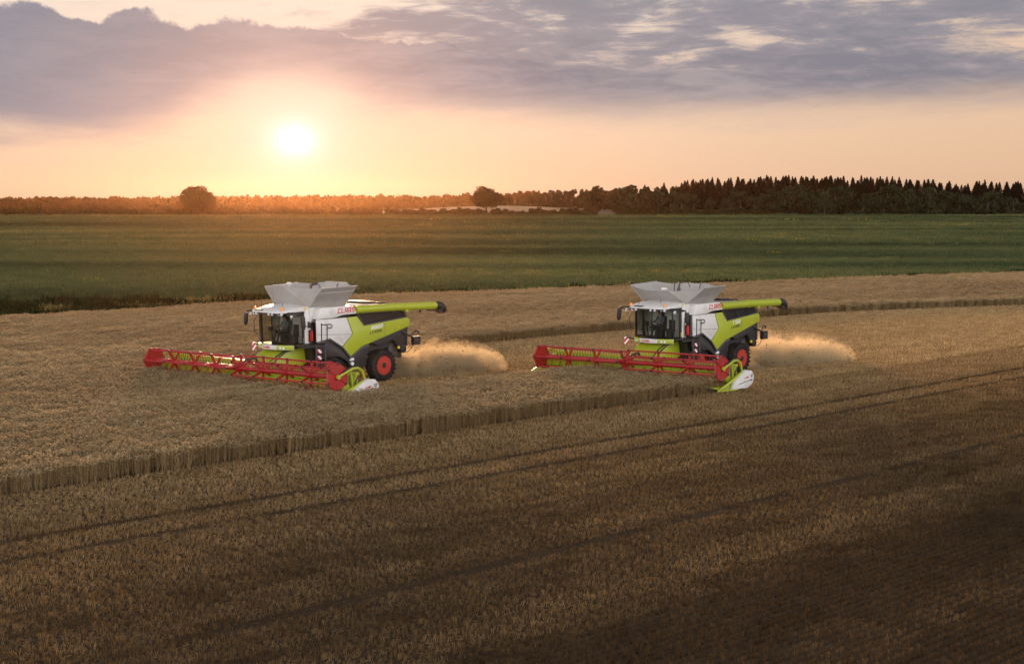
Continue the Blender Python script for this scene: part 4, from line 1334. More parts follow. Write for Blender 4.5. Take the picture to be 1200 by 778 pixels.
def make_person(parent_loc, rz):
    """the driver, one continuous body grown round a skeleton, seated with hands on the wheel"""
    J = dict(pel=(1.22, 0, 2.62), ab=(1.19, 0, 2.78), ch=(1.16, 0, 2.98), nk=(1.17, 0, 3.13), hd=(1.20, 0, 3.22), hd2=(1.22, 0, 3.33), nose=(1.30, 0, 3.26),
             hl=(1.26, 0.10, 2.60), kl=(1.66, 0.13, 2.62), al=(1.72, 0.12, 2.20), tl=(1.88, 0.13, 2.12),
             sl=(1.15, 0.19, 3.05), el=(1.28, 0.27, 2.80), wl=(1.56, 0.17, 2.82), gl=(1.66, 0.15, 2.83))
    for k in ('hl', 'kl', 'al', 'tl', 'sl', 'el', 'wl', 'gl'):
        x, y, z = J[k]; J[k[0] + 'r'] = (x, -y, z)
    R = dict(pel=(.15, .13), ab=(.14, .11), ch=(.16, .115), nk=(.055, .055), hd=(.075, .085), hd2=(.085, .095), nose=(.02, .02), hl=(.09, .09), kl=(.062, .062), al=(.045, .045), tl=(.035, .045),
             sl=(.06, .06), el=(.042, .042), wl=(.03, .03), gl=(.035, .03))
    E_ = [('pel', 'ab'), ('ab', 'ch'), ('ch', 'nk'), ('nk', 'hd'), ('hd', 'hd2'), ('hd', 'nose')]
    for s in 'lr': E_ += [('pel', 'h' + s), ('h' + s, 'k' + s), ('k' + s, 'a' + s), ('a' + s, 't' + s), ('ch', 's' + s), ('s' + s, 'e' + s), ('e' + s, 'w' + s), ('w' + s, 'g' + s)]
    # five fingers on each hand, closed round the rim
    for s, sg in (('l', 1), ('r', -1)):
        for f in range(5):
            off = (f - 1.5) * 0.018
            a = (1.68, sg * 0.15 + off, 2.845) if f < 4 else (1.64, sg * 0.13, 2.80)
            b = (1.715, sg * 0.15 + off, 2.82 - 0.004 * f) if f < 4 else (1.68, sg * 0.11, 2.785)
            c = (1.70, sg * 0.15 + off, 2.79) if f < 4 else (1.71, sg * 0.115, 2.80)
            for q, p in (('1', a), ('2', b), ('3', c)): J['f%s%d%s' % (s, f, q)] = p; R['f%s%d%s' % (s, f, q)] = (.010, .010)
            E_ += [('g' + s, 'f%s%d1' % (s, f)), ('f%s%d1' % (s, f), 'f%s%d2' % (s, f)), ('f%s%d2' % (s, f), 'f%s%d3' % (s, f))]
    names = list(J); me = bpy.data.meshes.new('person')
    ZD = 0.0
    me.from_pydata([(J[n][0], J[n][1], J[n][2] + ZD) for n in names], [(names.index(a), names.index(b)) for a, b in E_], [])
    o = bpy.data.objects.new('person', me); COL.objects.link(o)
    sk = o.modifiers.new('skin', 'SKIN'); sk.use_smooth_shade = True
    for i, n in enumerate(names):
        k = n if n in R else n[0] + 'l'
        me.skin_vertices[0].data[i].radius = R[k]
        me.skin_vertices[0].data[i].use_root = (n == 'pel')
    sub = o.modifiers.new('sub', 'SUBSURF'); sub.levels = 1; sub.render_levels = 1
    dg = bpy.context.evaluated_depsgraph_get()
    me2 = bpy.data.meshes.new_from_object(o.evaluated_get(dg))
    o.modifiers.clear(); o.data = me2
    me2.materials.clear()
    for k in ('shirt', 'trousers', 'skin'): me2.materials.append(M[k])
    for p in me2.polygons:
        c = p.center
        if c.z > 3.10 or (c.x > 1.53 and c.z > 2.74): p.material_index = 2
        elif c.z < 2.70 and (c.z < 2.66 or c.x < 1.5): p.material_index = 1
        else: p.material_index = 0
    m = MB()
    rr = [(0.098, 3.29), (0.104, 3.33), (0.10, 3.38), (0.075, 3.425), (0.02, 3.44)]
    m.tube([(1.205, 0, z) for r, z in rr], [r for r, z in rr], 14); m.build('hair', M['hair'], o)
    o.location = parent_loc; o.rotation_euler = (0, 0, rz)
    return o


def make_combine(loc, rz, half, n_sp, number, tankkind, label, hz, tilt):
    root = empty('combine_harvester', loc, rz)
    tag(root, label, 'combine harvester')
    W = 1.62
    # inner body
    m = MB(); m.prism([(0.60, 1.0), (0.75, 2.0), (0.60, 3.3), (-1.5, 3.4), (-4.9, 3.3), (-5.1, 2.3), (-4.2, 1.6), (-2.6, 1.25), (-1.4, 0.75), (0.3, 0.75)], -1.30, 1.30)
    m.build('chassis', M['black'], root, smooth=False)
    m = MB(); m.tube([(-3.4, -1.3, 0.75), (-3.4, 1.3, 0.75)], 0.13, 10); m.prism([(-3.55, 0.7), (-3.25, 0.7), (-3.25, 1.5), (-3.55, 1.5)], -0.4, 0.4); m.tube([(0, -1.05, 0.6), (0, 1.05, 0.6)], 0.16, 10); m.build('axle', M['dark'], root, smooth=False)
    for s in (1, -1):
        m = MB(); sidepoly(m, [(0.64, 3.20), (-1.22, 3.20), (-1.57, 2.41), (-0.95, 1.85), (-0.18, 2.28), (0.60, 2.15)], W - 0.07, W, s)
        wp = m.build('side_panel', M['white'], root, bevel=0.02)
        m = MB(); sidepoly(m, [(0.60, 2.50), (-1.54, 2.40), (-1.53, 2.385), (0.60, 2.485)], W - 0.03, W + 0.003, s); m.build('panel_seam', M['grey'], wp, smooth=False)
        m = MB(); sidepoly(m, [(-1.25, 3.20), (-1.86, 3.23), (-2.30, 2.74), (-5.16, 3.0), (-5.28, 2.90), (-5.30, 2.58), (-2.67, 1.90), (-2.16, 1.78), (-1.42, 1.34), (-0.95, 1.80), (-1.60, 2.41)], W - 0.06, W + 0.02, s)
        gp = m.build('engine_side_panel', M['lime'], root, bevel=0.02)
        m = MB(); sidepoly(m, [(-3.62, 2.82), (-3.635, 2.82), (-3.655, 2.18), (-3.64, 2.18)], W, W + 0.023, s); m.build('panel_seam', M['grey'], gp, smooth=False)
        m = MB(); m.lathe_y((-4.55, 2.56), [(s * (W), 0.05), (s * (W + 0.035), 0.045)], 10); m.build('reflector', M['yellow'], gp)
        # grille: dark recess, frame and slats
        g0 = [(-1.90, 3.34), (-2.36, 2.76), (-5.14, 3.02), (-5.02, 3.36)]
        m = MB(); sidepoly(m, g0, W - 0.20, W - 0.12, s); gr = m.build('side_grille', M['black'], root, smooth=False)
        m = MB()
        for i in range(4):
            a, b = Vector(g0[i]), Vector(g0[(i + 1) % 4]); m.tube([(a.x, s * (W - 0.03), a.y), (b.x, s * (W - 0.03), b.y)], 0.035, 6)
        m.build('grille_frame', M['grey'], gr)
        m = MB()
        for k in range(1, 6):
            t = k / 6
            a = Vector(g0[0]).lerp(Vector(g0[1]), t); b = Vector(g0[3]).lerp(Vector(g0[2]), t)
            m.tube([(a.x, s * (W - 0.08), a.y), (b.x, s * (W - 0.08), b.y)], 0.016, 5)
        for k in range(1, 14):
            t = k / 14
            a = Vector(g0[0]).lerp(Vector(g0[3]), t); b = Vector(g0[1]).lerp(Vector(g0[2]), t)
            m.tube([(a.x, s * (W - 0.07), a.y), (b.x - 0.08 * math.sin(k * 5), s * (W - 0.07), b.y)], 0.022 if k % 5 == 0 else 0.012, 5)
        m.build('grille_slats', M['dark'], gr)
        # black skirt and fender
        m = MB(); sidepoly(m, [(0.55, 2.13), (-0.20, 2.26), (-0.98, 1.82), (-1.44, 1.35), (-2.16, 1.80), (-2.76, 1.86), (-2.58, 1.3), (-2.52, 0.78), (-1.60, 0.72), (-1.30, 1.12), (-0.85, 1.36), (0.35, 1.42), (0.55, 1.55)], W - 0.20, W - 0.09, s)
        sk = m.build('lower_shroud', M['dark'], root, bevel=0.02)
        m = MB(); m.tube([(0.55, s * 1.6, 2.10), (-0.20, s * 1.6, 2.23), (-0.98, s * 1.6, 1.79), (-1.42, s * 1.6, 1.34)], 0.05, 7); m.build('shroud_trim', M['grey'], sk)
        m = MB(); sidepoly(m, [(-1.42, 1.30), (-2.14, 1.76), (-2.64, 1.86), (-2.66, 1.76), (-2.10, 1.62), (-1.44, 1.20)], W - 0.09, W - 0.02, s); m.build('shroud_rib', M['grey'], sk, smooth=False)
        m = MB(); m.lathe_y((-1.60, 0.98), [(s * (W - 0.12), 0.09), (s * (W - 0.03), 0.085), (s * (W - 0.03), 0.01)], 16); m.box(-1.70, -1.44, min(s * 1.46, s * 1.58), max(s * 1.46, s * 1.58), 1.13, 1.25); m.build('service_cap', M['whitetext'], sk)
        # hood over the rear axle
        m = MB(); sidepoly(m, [(-2.75, 1.92), (-5.26, 2.58), (-5.16, 1.62), (-4.72, 1.42), (-4.30, 1.95), (-3.3, 1.72)], 1.30, W - 0.08, s); m.build('rear_hood', M['dark'], root, bevel=0.02)
        # top cover
        m = MB(); sidepoly(m, [(0.42, 3.74), (-1.50, 3.76), (-1.62, 3.66), (-1.80, 3.36), (-0.90, 3.34), (-0.44, 3.23), (0.66, 3.21)], 1.30, W + 0.10, s)
        cv = m.build('upper_side_cover', M['white'], root, bevel=0.05)
        if s > 0:
            lettering('lettering', 'CLAAS', M['redtext'], cv, (-0.58, W + 0.10, 3.43), (-1, 0, 0.03), (0, 0, 1), 1.02, 0.23)
            lettering('number', number, M['whitetext'], gp, (-2.74, W + 0.02, 2.53), (-1, 0, 0.10), (0, 0, 1), 0.74, 0.17)
            lettering('lettering', 'LEXION', M['blacktext'], gp, (-2.66, W + 0.02, 2.33), (-1, 0, 0.10), (0, 0, 1), 0.74, 0.125)
        # tracks and rear wheels
        make_track(root, s)
        make_wheel(root, -3.40, s * 1.86, 0.78, 0.79, 0.60, s)
        m = MB(); m.box(-1.46, 0.6, s * 1.3 if s > 0 else -W + 0.08, W - 0.08 if s > 0 else -1.3, 3.19, 3.24); m.build('cover_ledge', M['dark'], root, smooth=False)
    # white column between cab and tank
    m = MB(); m.prism([(1.00, -1.25), (1.00, 1.22), (0.10, 1.34), (0.10, -1.34)], 2.08, 3.78, axis='z')
    col = m.build('cab_rear_column', M['white'], root, bevel=0.04)
    m = MB(); m.slab([(0.86, 1.248, 2.80), (0.60, 1.283, 2.80), (0.60, 1.283, 3.10), (0.86, 1.248, 3.10)], 0.03); m.build('air_intake', M['black'], col, bevel=0.008)
    m = MB(); m.slab([(0.82, 1.255, 2.14), (0.62, 1.282, 2.14), (0.62, 1.282, 2.72), (0.82, 1.255, 2.72)], 0.02); m.build('extinguisher_holder', M['dark'], col, smooth=False)
    m = MB(); m.tube([(0.72, 1.36, 2.20), (0.72, 1.36, 2.24), (0.72, 1.36, 2.58), (0.72, 1.36, 2.64), (0.72, 1.36, 2.70)], [0.06, 0.075, 0.075, 0.05, 0.03], 12); m.build('fire_extinguisher', M['redtext'], col)
    m = MB(); m.box(0.94, 1.02, 1.20, 1.26, 3.66, 3.76); m.build('marker', M['yellow'], col, smooth=False)
    m = MB(); m.box(1.02, 1.06, 1.16, 1.22, 2.14, 2.34); m.build('marker', M['yellow'], col, smooth=False)
    # platform, rails, ladder
    m = MB(); m.box(0.10, 1.55, 1.14, 1.66, 2.00, 2.06); m.box(0.10, 1.55, 1.62, 1.66, 1.92, 2.06)
    pl = m.build('cab_platform', M['dark'], root, smooth=False)
    m = MB()
    m.tube([(0.34, 1.62, 2.05), (0.34, 1.62, 3.02)], 0.03, 7)
    m.tube([(0.34, 1.66, 2.95), (-0.18, 1.70, 2.95), (-0.26, 1.70, 2.88), (-0.20, 1.70, 2.78), (0.05, 1.68, 2.78)], 0.022, 7)
    m.tube([(0.04, 1.68, 2.95), (0.04, 1.68, 2.10)], 0.02, 6)
    m.tube([(0.95, 1.63, 2.05), (0.98, 1.63, 2.85), (1.06, 1.63, 2.92), (1.30, 1.60, 2.92), (1.36, 1.6, 2.8), (1.36, 1.6, 2.06)], 0.02, 6)
    m.build('handrail', M['black'], pl)
    m = MB(); m.tube([(0.72, 1.68, 2.02), (0.72, 1.74, 0.80)], 0.03, 6); m.tube([(0.18, 1.68, 2.02), (0.18, 1.74, 0.80)], 0.03, 6)
    ld = m.build('ladder', M['grey'], root)
    for k in range(5):
        m = MB(); z = 0.85 + 0.27 * k; m.box(0.18, 0.72, 1.60, 1.78, z - 0.02, z + 0.02); m.build('rung', M['dark'], ld, smooth=False)
    for z in (1.44, 1.74):
        m = MB(); m.box(0.50, 0.72, 1.785, 1.80, z - 0.09, z + 0.09); m.build('striped_board', M['stripes'], ld, smooth=False)
    # feeder house
    m = MB()
    v = [(3.0, 0.35 + hz), (2.78, 1.20 + hz), (1.75, 1.78), (0.75, 1.95), (0.55, 1.15), (2.2, 0.30 + hz)]
    m.prism(v, -0.82, 0.82); fh = m.build('feeder_house', M['lime'], root, bevel=0.03)
    m = MB()
    for y in (-0.45, 0.0, 0.45): m.prism([(2.66, 1.285 + hz), (1.75, 1.80), (1.75, 1.77), (2.66, 1.255 + hz)], y - 0.02, y + 0.02)
    m.build('stiffening_rib', M['lime'], fh, smooth=False)
    m = MB(); m.tube([(2.72, 0.95, 1.05 + hz), (2.45, 0.95, 1.45), (1.95, 0.98, 1.75), (1.3, 1.0, 1.9)], 0.035, 7); m.tube([(2.75, 0.7, 1.2 + hz), (2.3, 0.72, 1.55), (1.8, 0.8, 1.82)], 0.028, 7)
    m.build('hydraulic_hose', M['black'], fh)
    make_header(root, half, n_sp, hz, tilt)
    make_tank(root, tankkind)
    make_cab(root)
    # unloading auger folded back along the left side
    m = MB(); m.tube([(-1.74, 1.64, 3.54), (-4.15, 1.66, 3.55), (-7.10, 1.70, 3.50)], 0.19, 20)
    ua = m.build('unloading_auger', M['lime'], root)
    m = MB(); m.tube([(-4.12, 1.66, 3.55), (-4.20, 1.66, 3.55)], 0.215, 20); m.build('pipe_joint', M['lime'], ua)
    m = MB()
    P0 = [(-6.98, 3.50), (-7.18, 3.50), (-7.36, 3.44), (-7.50, 3.32), (-7.56, 3.16)]
    m.tube([(x, 1.70, z) for x, z in P0], [0.20, 0.215, 0.225, 0.22, 0.19], 16)
    m.prism([(-6.96, 3.34), (-7.5, 3.3), (-7.48, 3.08), (-7.25, 3.12)], 1.54, 1.86); m.build('auger_spout', M['black'], ua)
    m = MB(); m.box(-7.72, -7.66, 1.74, 1.84, 3.16, 3.24); m.build('marker_lamp', M['redlens'], ua, smooth=False)
    m = MB(); m.tube([(-5.95, 1.70, 3.33), (-5.95, 1.70, 3.20)], 0.05, 8); m.tube([(-6.4, 1.70, 3.30), (-6.9, 1.7, 3.26)], 0.03, 6); m.build('auger_lamp', M['black'], ua)
    m = MB(); m.prism([(-4.85, 3.30), (-5.1, 3.30), (-5.05, 3.42), (-4.9, 3.42)], 1.50, 1.80); m.build('auger_rest', M['lime'], root, smooth=False)
    m = MB(); m.box(-5.16, -5.08, 1.62, 1.72, 3.34, 3.44); m.build('marker_lamp', M['orange'], root, smooth=False)
    # engine deck behind the tank
    m = MB(); m.prism([(-1.45, 3.30), (-1.45, 3.66), (-2.4, 3.72), (-4.2, 3.66), (-4.9, 3.45), (-5.05, 3.2)], -1.45, 1.25)
    dk = m.build('engine_deck', M['sheet'], root, bevel=0.04)
    m = MB(); m.box(-4.0, -3.2, -0.9, 0.6, 3.70, 3.80); m.box(-4.6, -4.1, -0.6, 0.4, 3.62, 3.72); m.tube([(-2.6, -0.6, 3.7), (-2.6, -0.6, 3.98)], 0.05, 8); m.tube([(-2.9, -0.6, 3.7), (-2.9, -0.6, 3.95)], 0.04, 8)
    m.tube([(-3.1, 0.7, 3.74), (-4.4, 0.75, 3.72), (-4.9, 0.75, 3.52)], 0.035, 6); m.build('engine_air_intake', M['dark'], dk, bevel=0.02)
    # straw chopper and spreader at the back
    m = MB(); m.prism([(-4.3, 2.3), (-5.28, 2.58), (-5.42, 2.1), (-5.2, 1.55), (-4.75, 1.15), (-4.2, 1.2)], -1.25, 1.25); sc = m.build('straw_chopper', M['grey'], root, bevel=0.04)
    for y in (-0.7, 0.7):
        m = MB(); m.tube([(-5.05, y, 0.98), (-5.05, y, 1.30)], 0.42, 20); m.build('spreader_disc', M['black'], sc)
    m = MB(); m.lathe_y((-4.92, 1.46), [(1.32, 0.20), (1.58, 0.20), (1.60, 0.05)], 18); m.build('belt_pulley', M['black'], sc)
    m = MB(); m.box(-4.62, -4.52, 1.56, 1.64, 1.50, 1.62); m.build('marker', M['yellow'], sc, smooth=False)
    # rear lamp carrier
    for s in (1, -1):
        m = MB()
        m.tube([(-4.75, s * 1.50, 2.34), (-5.10, s * 1.62, 2.16), (-5.45, s * 1.66, 2.04)], 0.045, 7)
        m.tube([(-5.40, s * 1.66, 2.00), (-5.50, s * 1.66, 2.22), (-5.70, s * 1.66, 2.32), (-5.86, s * 1.66, 2.26), (-5.84, s * 1.66, 2.16)], 0.04, 7)
        m.tube([(-5.52, s * 1.66, 1.66), (-5.36, s * 1.66, 1.44), (-5.15, s * 1.62, 1.30), (-4.95, s * 1.6, 1.32)], 0.018, 6)
        m.box(-5.90, -5.46, s * 1.66 - 0.10, s * 1.66 + 0.10, 1.62, 2.04)
        m.tube([(-5.16, s * 1.55, 2.1), (-5.16, s * 1.55, 1.6)], 0.05, 7)
        lc = m.build('rear_lamp_carrier', M['black'], root, smooth=False)
        m = MB(); m.box(-5.93, -5.89, s * 1.66 - 0.06, s * 1.66 + 0.06, 1.92, 2.02); m.build('tail_lamp', M['redlens'], lc, smooth=False)
        m = MB(); m.box(-5.75, -5.55, s * 1.66 + 0.095, s * 1.66 + 0.115, 1.86, 1.90); m.build('plate', M['grey'], lc, smooth=False)
    return root


RZ_L = PI + HEAD
LOC_L = (-9.83, 72.6, float(terrain(-9.83, 72.6)))
LOC_R = (8.23, 77.65, float(terrain(8.23, 77.65)))
make_combine(LOC_L, RZ_L, 6.77, 3, '8800', 'tall', 'left combine harvester with the wider red reel, number 8800 on its lime side', 0.07, 0.013)
make_combine(LOC_R, RZ_L + math.radians(0.3), 5.60, 2, '7700', 'low', 'right combine harvester with the narrower red reel, number 7700 on its lime side', -0.02, 0.013)
p = make_person(LOC_L, RZ_L)
tag(p, 'driver in a dark shirt seated at the wheel in the cab of the left machine', 'person')
p = make_person(LOC_R, RZ_L + math.radians(0.3))
tag(p, 'driver in a dark shirt seated at the wheel in the cab of the right machine', 'person')


# ------------------------------------------------------------------ chaff blown out behind each machine (real volumes)
def chaff_cloud(loc, rz, seed, label, length, width, height, dens):
    """a closed low plume along the machine's track; density thins towards its skin and its tail"""
    m = MB()
    n, k = 18, 20
    rings = []
    for i in range(n + 1):
        t = i / n
        r = [(0.0 + 1e-3)] if False else None
        w = width * (0.35 + 0.65 * min(1, t * 2.2)) * (1.0 if t < 0.7 else 1.0 - 0.75 * ((t - 0.7) / 0.3) ** 2)
        h = height * (1.0 - 0.45 * t) * (1.0 if t < 0.75 else 1.0 - 0.8 * ((t - 0.75) / 0.25) ** 2)
        ring = []
        for j in range(k):
            a = 2 * PI * j / k
            z = math.sin(a)
            ring.append(m.bm.verts.new((-t * length, w * math.cos(a), (h * z if z > 0 else 0.08 * z) + 0.02)))
        rings.append(ring)
    for i in range(n):
        for j in range(k):
            l = (j + 1) % k; m.bm.faces.new((rings[i][j], rings[i][l], rings[i + 1][l], rings[i + 1][j]))
    m.bm.faces.new(rings[0]); m.bm.faces.new(rings[-1][::-1])
    mt, t, out = new_mat('chaff_volume')
    tc = t.node('ShaderNodeTexCoord')
    sp = t.node('ShaderNodeSeparateXYZ'); t.link(tc.outputs['Object'], sp.inputs[0])
    tx = t.math('DIVIDE', sp.outputs['X'], -length)
    ny = t.math('DIVIDE', sp.outputs['Y'], width)
    hz_ = t.math('MULTIPLY', t.math('SUBTRACT', 1.0, t.math('MULTIPLY', tx, 0.45)), height)
    nz = t.math('DIVIDE', sp.outputs['Z'], hz_)
    rr = t.math('SQRT', t.math('ADD', t.math('MULTIPLY', ny, ny), t.math('MULTIPLY', nz, nz)))
    v = t.mapping(tc.outputs['Object'], scale=(0.6, 1, 1.2), loc=(seed * 3.1, seed, 0))
    n1 = t.noise(v, 0.85, 7, 0.70, 1.2); n2 = t.noise(v, 4.5, 4, 0.7, 0.5)
    nn = t.math('ADD', t.math('MULTIPLY', n1, 0.60), t.math('MULTIPLY', n2, 0.50))
    edge = t.math('SUBTRACT', 1.0, t.smooth(0.10, 1.0, t.math('ADD', rr, t.math('MULTIPLY', t.math('SUBTRACT', nn, 0.55), -3.2))))
    tail = t.math('MULTIPLY', t.smooth(0.0, 0.08, tx), t.math('SUBTRACT', 1.0, t.smooth(0.70, 1.0, tx)))
    clump = t.smooth(0.51, 0.60, nn)
    d = t.math('MULTIPLY', t.math('MULTIPLY', edge, tail), t.math('ADD', t.math('MULTIPLY', clump, 2.6), 0.04))
    d = t.math('MULTIPLY', d, t.math('SUBTRACT', 1.0, t.math('MULTIPLY', t.smooth(0.05, 0.85, nz), 0.85)))
    d = t.math('MULTIPLY', d, dens)
    pv = t.node('ShaderNodeVolumePrincipled')
    pv.inputs['Color'].default_value = (0.88, 0.71, 0.46, 1); pv.inputs['Anisotropy'].default_value = 0.3
    t.link(d, pv.inputs['Density'])
    t.link(pv.outputs[0], out.inputs['Volume'])
    o = m.build('chaff_dust', mt)
    R = Matrix.Rotation(rz, 4, 'Z')
    o.location = Vector(loc) + R.to_3x3() @ Vector((-4.15, 0.35, 0.0))
    o.rotation_euler = (0, 0, rz)
    tag(o, label, None, None, 'stuff')
    # bits of straw in the air
    r = np.random.default_rng(seed)
    n = 420
    tt = r.uniform(0.03, 1.05, n); c = np.stack([-tt * length, r.normal(0, 0.45, n) * width, np.abs(r.normal(0.35, 0.3, n)) * height * (1 - 0.5 * tt) + 0.08], 1)
    a = r.normal(0, 1, (n, 3)); a /= np.linalg.norm(a, axis=1)[:, None]; b = np.cross(a, r.normal(0, 1, (n, 3))); b /= np.linalg.norm(b, axis=1)[:, None]
    s = r.uniform(0.03, 0.09, (n, 1))
    V = np.stack([c - a * s, c + b * s * 0.3, c + a * s, c - b * s * 0.3], 1).reshape(-1, 3)
    me = np_mesh('flying_straw', V, np.arange(n * 4).reshape(-1, 4), [M['chaffbits']], None, r.uniform(0, 1, n))
    q = link_mesh('flying_straw', me); q.location = o.location; q.rotation_euler = o.rotation_euler
    tag(q, label.replace('dust', 'straw bits'), None, None, 'stuff')


chaff_cloud(LOC_L, RZ_L, 1, 'golden chaff dust blown out behind the left machine', 8.6, 2.7, 2.3, 2.6)
chaff_cloud(LOC_R, RZ_L, 2, 'golden chaff dust blown out behind the right machine', 11.0, 2.9, 2.3, 2.2)

# ------------------------------------------------------------------ haze: one closed box of even, thin air
m = MB(); m.box(-1500, 1500, -80, 1560, -3.0, 29.0)
hz_o = m.build('haze', None, smooth=False)
hz_o.data.materials.clear()
mt, t, out = new_mat('evening_haze')
pv = t.node('ShaderNodeVolumePrincipled')
pv.inputs['Color'].default_value = (0.22, 0.11, 0.053, 1)
pv.inputs['Density'].default_value = 0.000052
pv.inputs['Anisotropy'].default_value = 0.9
t.link(pv.outputs[0], out.inputs['Volume'])
hz_o.data.materials.append(mt)
tag(hz_o, 'thin evening haze over the fields', None, None, 'stuff')


# ------------------------------------------------------------------ sky
def build_world():
    w = bpy.data.worlds.new('World'); SC.world = w; w.use_nodes = True
    w.node_tree.nodes.clear()
    t = NT(w.node_tree)
    out = t.node('ShaderNodeOutputWorld'); bg = t.node('ShaderNodeBackground')
    tc = t.node('ShaderNodeTexCoord')
    dirv = tc.outputs['Generated']
    sp = t.node('ShaderNodeSeparateXYZ'); t.link(dirv, sp.inputs[0])
    K = 1800.0
    A = t.math('MULTIPLY', t.math('ARCTAN2', sp.outputs['X'], sp.outputs['Y']), K)          # azimuth from straight ahead
    E = t.math('MULTIPLY', t.math('ARCSINE', sp.outputs['Z']), K)                            # height above the horizon
    cv = t.node('ShaderNodeCombineXYZ'); t.link(A, cv.inputs[0]); t.link(E, cv.inputs[1])
    P = cv.outputs[0]

    def curve(pts):
        """piecewise function of azimuth, points (A, value)"""
        nd = t.node('ShaderNodeFloatCurve')
        x = t.math('DIVIDE', t.math('ADD', A, 700.0), 1400.0, clamp=True)
        t.link(x, nd.inputs['Value'])
        c = nd.mapping.curves[0]
        pts = [((a + 700) / 1400, v / 300.0) for a, v in pts]
        while len(c.points) < len(pts): c.points.new(0.5, 0.5)
        for q, (a, v) in zip(c.points, pts): q.location = (a, v); q.handle_type = 'AUTO'
        nd.mapping.update()
        return t.math('MULTIPLY', nd.outputs[0], 300.0)

    # clear sky behind the clouds: cream, peach towards the horizon away from the sun
    warm = t.ramp(t.math('DIVIDE', E, 300.0, clamp=True), [(0.0, (0.86, 0.585, 0.40)), (0.18, (0.87, 0.63, 0.455)), (0.45, (0.90, 0.70, 0.56)), (1.0, (0.86, 0.82, 0.77))])
    right = t.smooth(-100, 700, A)
    warm = t.mix(t.math('MULTIPLY', right, 0.55), warm, (0.80, 0.50, 0.31))
    ns = t.node('ShaderNodeTexSky'); ns.sky_type = 'NISHITA'; ns.sun_disc = False
    ns.sun_elevation = SUN_EL; ns.sun_rotation = SUN_AZ; ns.altitude = 60; ns.dust_density = 2.0
    base = t.mix(0.10, warm, t.mix(1.0, ns.outputs[0], (0.07, 0.07, 0.07), 'MULTIPLY'))
    # sun glow
    sx = t.math('SUBTRACT', A, -251.0); sy = t.math('SUBTRACT', E, 74.0)
    r2 = t.math('SQRT', t.math('ADD', t.math('MULTIPLY', t.math('MULTIPLY', sx, sx), 0.62), t.math('MULTIPLY', sy, sy)))
    g1 = t.math('POWER', 2.718, t.math('MULTIPLY', t.math('POWER', t.math('DIVIDE', r2, 17.0), 2.0), -1.0))
    g2 = t.math('POWER', 2.718, t.math('DIVIDE', r2, -27.0))
    g3 = t.math('POWER', 2.718, t.math('DIVIDE', r2, -95.0))
    # cloud bank: bumpy upper edge, soft lower edge
    bn = t.noise(t.mapping(P, scale=(1.0, 1.0, 1.0)), 0.020, 5, 0.58)
    bump = t.math('MULTIPLY', t.math('SUBTRACT', bn, 0.5), 52.0)
    top = curve([(-700, 224), (-579, 222), (-530, 219), (-488, 207), (-440, 210), (-390, 204), (-340, 203), (-290, 203), (-230, 200), (-180, 191), (-110, 187), (-40, 178), (60, 190), (140, 230), (700, 300)])
    bot = curve([(-700, 78), (-579, 78), (-480, 76), (-420, 86), (-345, 118), (-251, 140), (-160, 118), (-95, 112), (0, 110), (100, 108), (200, 112), (300, 112), (400, 114), (579, 122), (700, 122)])
    st = t.mapping(P, scale=(0.20, 1.0, 1.0), rot=(0, 0, 0.04))
    n_s = t.noise(st, 0.020, 7, 0.62, 0.5); n_f = t.noise(st, 0.075, 6, 0.62, 0.4)
    wis = t.math('MULTIPLY', t.math('SUBTRACT', n_s, 0.5), 55.0)
    m_top = t.math('SUBTRACT', 1.0, t.smooth(-3.0, 3.5, t.math('SUBTRACT', E, t.math('ADD', top, bump))))
    m_bot = t.smooth(-32.0, 36.0, t.math('SUBTRACT', E, t.math('ADD', bot, t.math('MULTIPLY', wis, 1.15))))
    bank = t.math('MULTIPLY', m_top, m_bot)
    # layered altocumulus over the right and top, with cream gaps
    lay = t.math('ADD', t.math('MULTIPLY', n_s, 0.62), t.math('MULTIPLY', n_f, 0.38))
    cover = t.math('ADD', t.smooth(-330, 60, A), t.math('MULTIPLY', t.smooth(330, 560, E), 0.8), clamp=True)
    lowc = t.smooth(150.0, 108.0, E)
    thr = t.math('SUBTRACT', 0.545, t.math('MULTIPLY', cover, 0.128))
    thr = t.math('SUBTRACT', thr, t.math('MULTIPLY', lowc, 0.12))
    m_lay = t.smooth(t.math('SUBTRACT', thr, 0.07), t.math('ADD', thr, 0.075), lay)
    above = t.smooth(-26, 24, t.math('SUBTRACT', E, t.math('ADD', bot, wis)))
    lay_on = t.math('MULTIPLY', m_lay, t.math('MULTIPLY', above, t.math('SUBTRACT', 1.0, t.math('MULTIPLY', t.smooth(-250, -420, A), t.smooth(320, 200, E)))))
    # bank is full on the left and dissolves into the layers on the right
    bank_w = t.math('MULTIPLY', bank, t.math('ADD', t.smooth(120, -60, A), t.math('MULTIPLY', t.smooth(178, 150, E), 0.92), clamp=True))
    cloud = t.math('MAXIMUM', bank_w, t.math('MULTIPLY', lay_on, 0.93))
    # cloud colour: slate-mauve, darker in thick parts, pink by the sun
    dk = t.smooth(0.41, 0.60, t.math('ADD', t.math('MULTIPLY', n_s, 0.6), t.math('MULTIPLY', n_f, 0.4)))
    ccol = t.mix(t.math('MULTIPLY', dk, 0.8), (0.345, 0.315, 0.345), (0.165, 0.178, 0.235))
    ccol = t.mix(t.math('MULTIPLY', t.smooth(150, 230, E), 0.35), ccol, (0.28, 0.28, 0.325))
    pink = t.math('MULTIPLY', t.smooth(150, 80, E), 0.45)
    ccol = t.mix(pink, ccol, (0.46, 0.35, 0.34))
    ccol = t.mix(t.math('MULTIPLY', t.smooth(-250, -520, A), 0.55), ccol, (0.25, 0.265, 0.325))
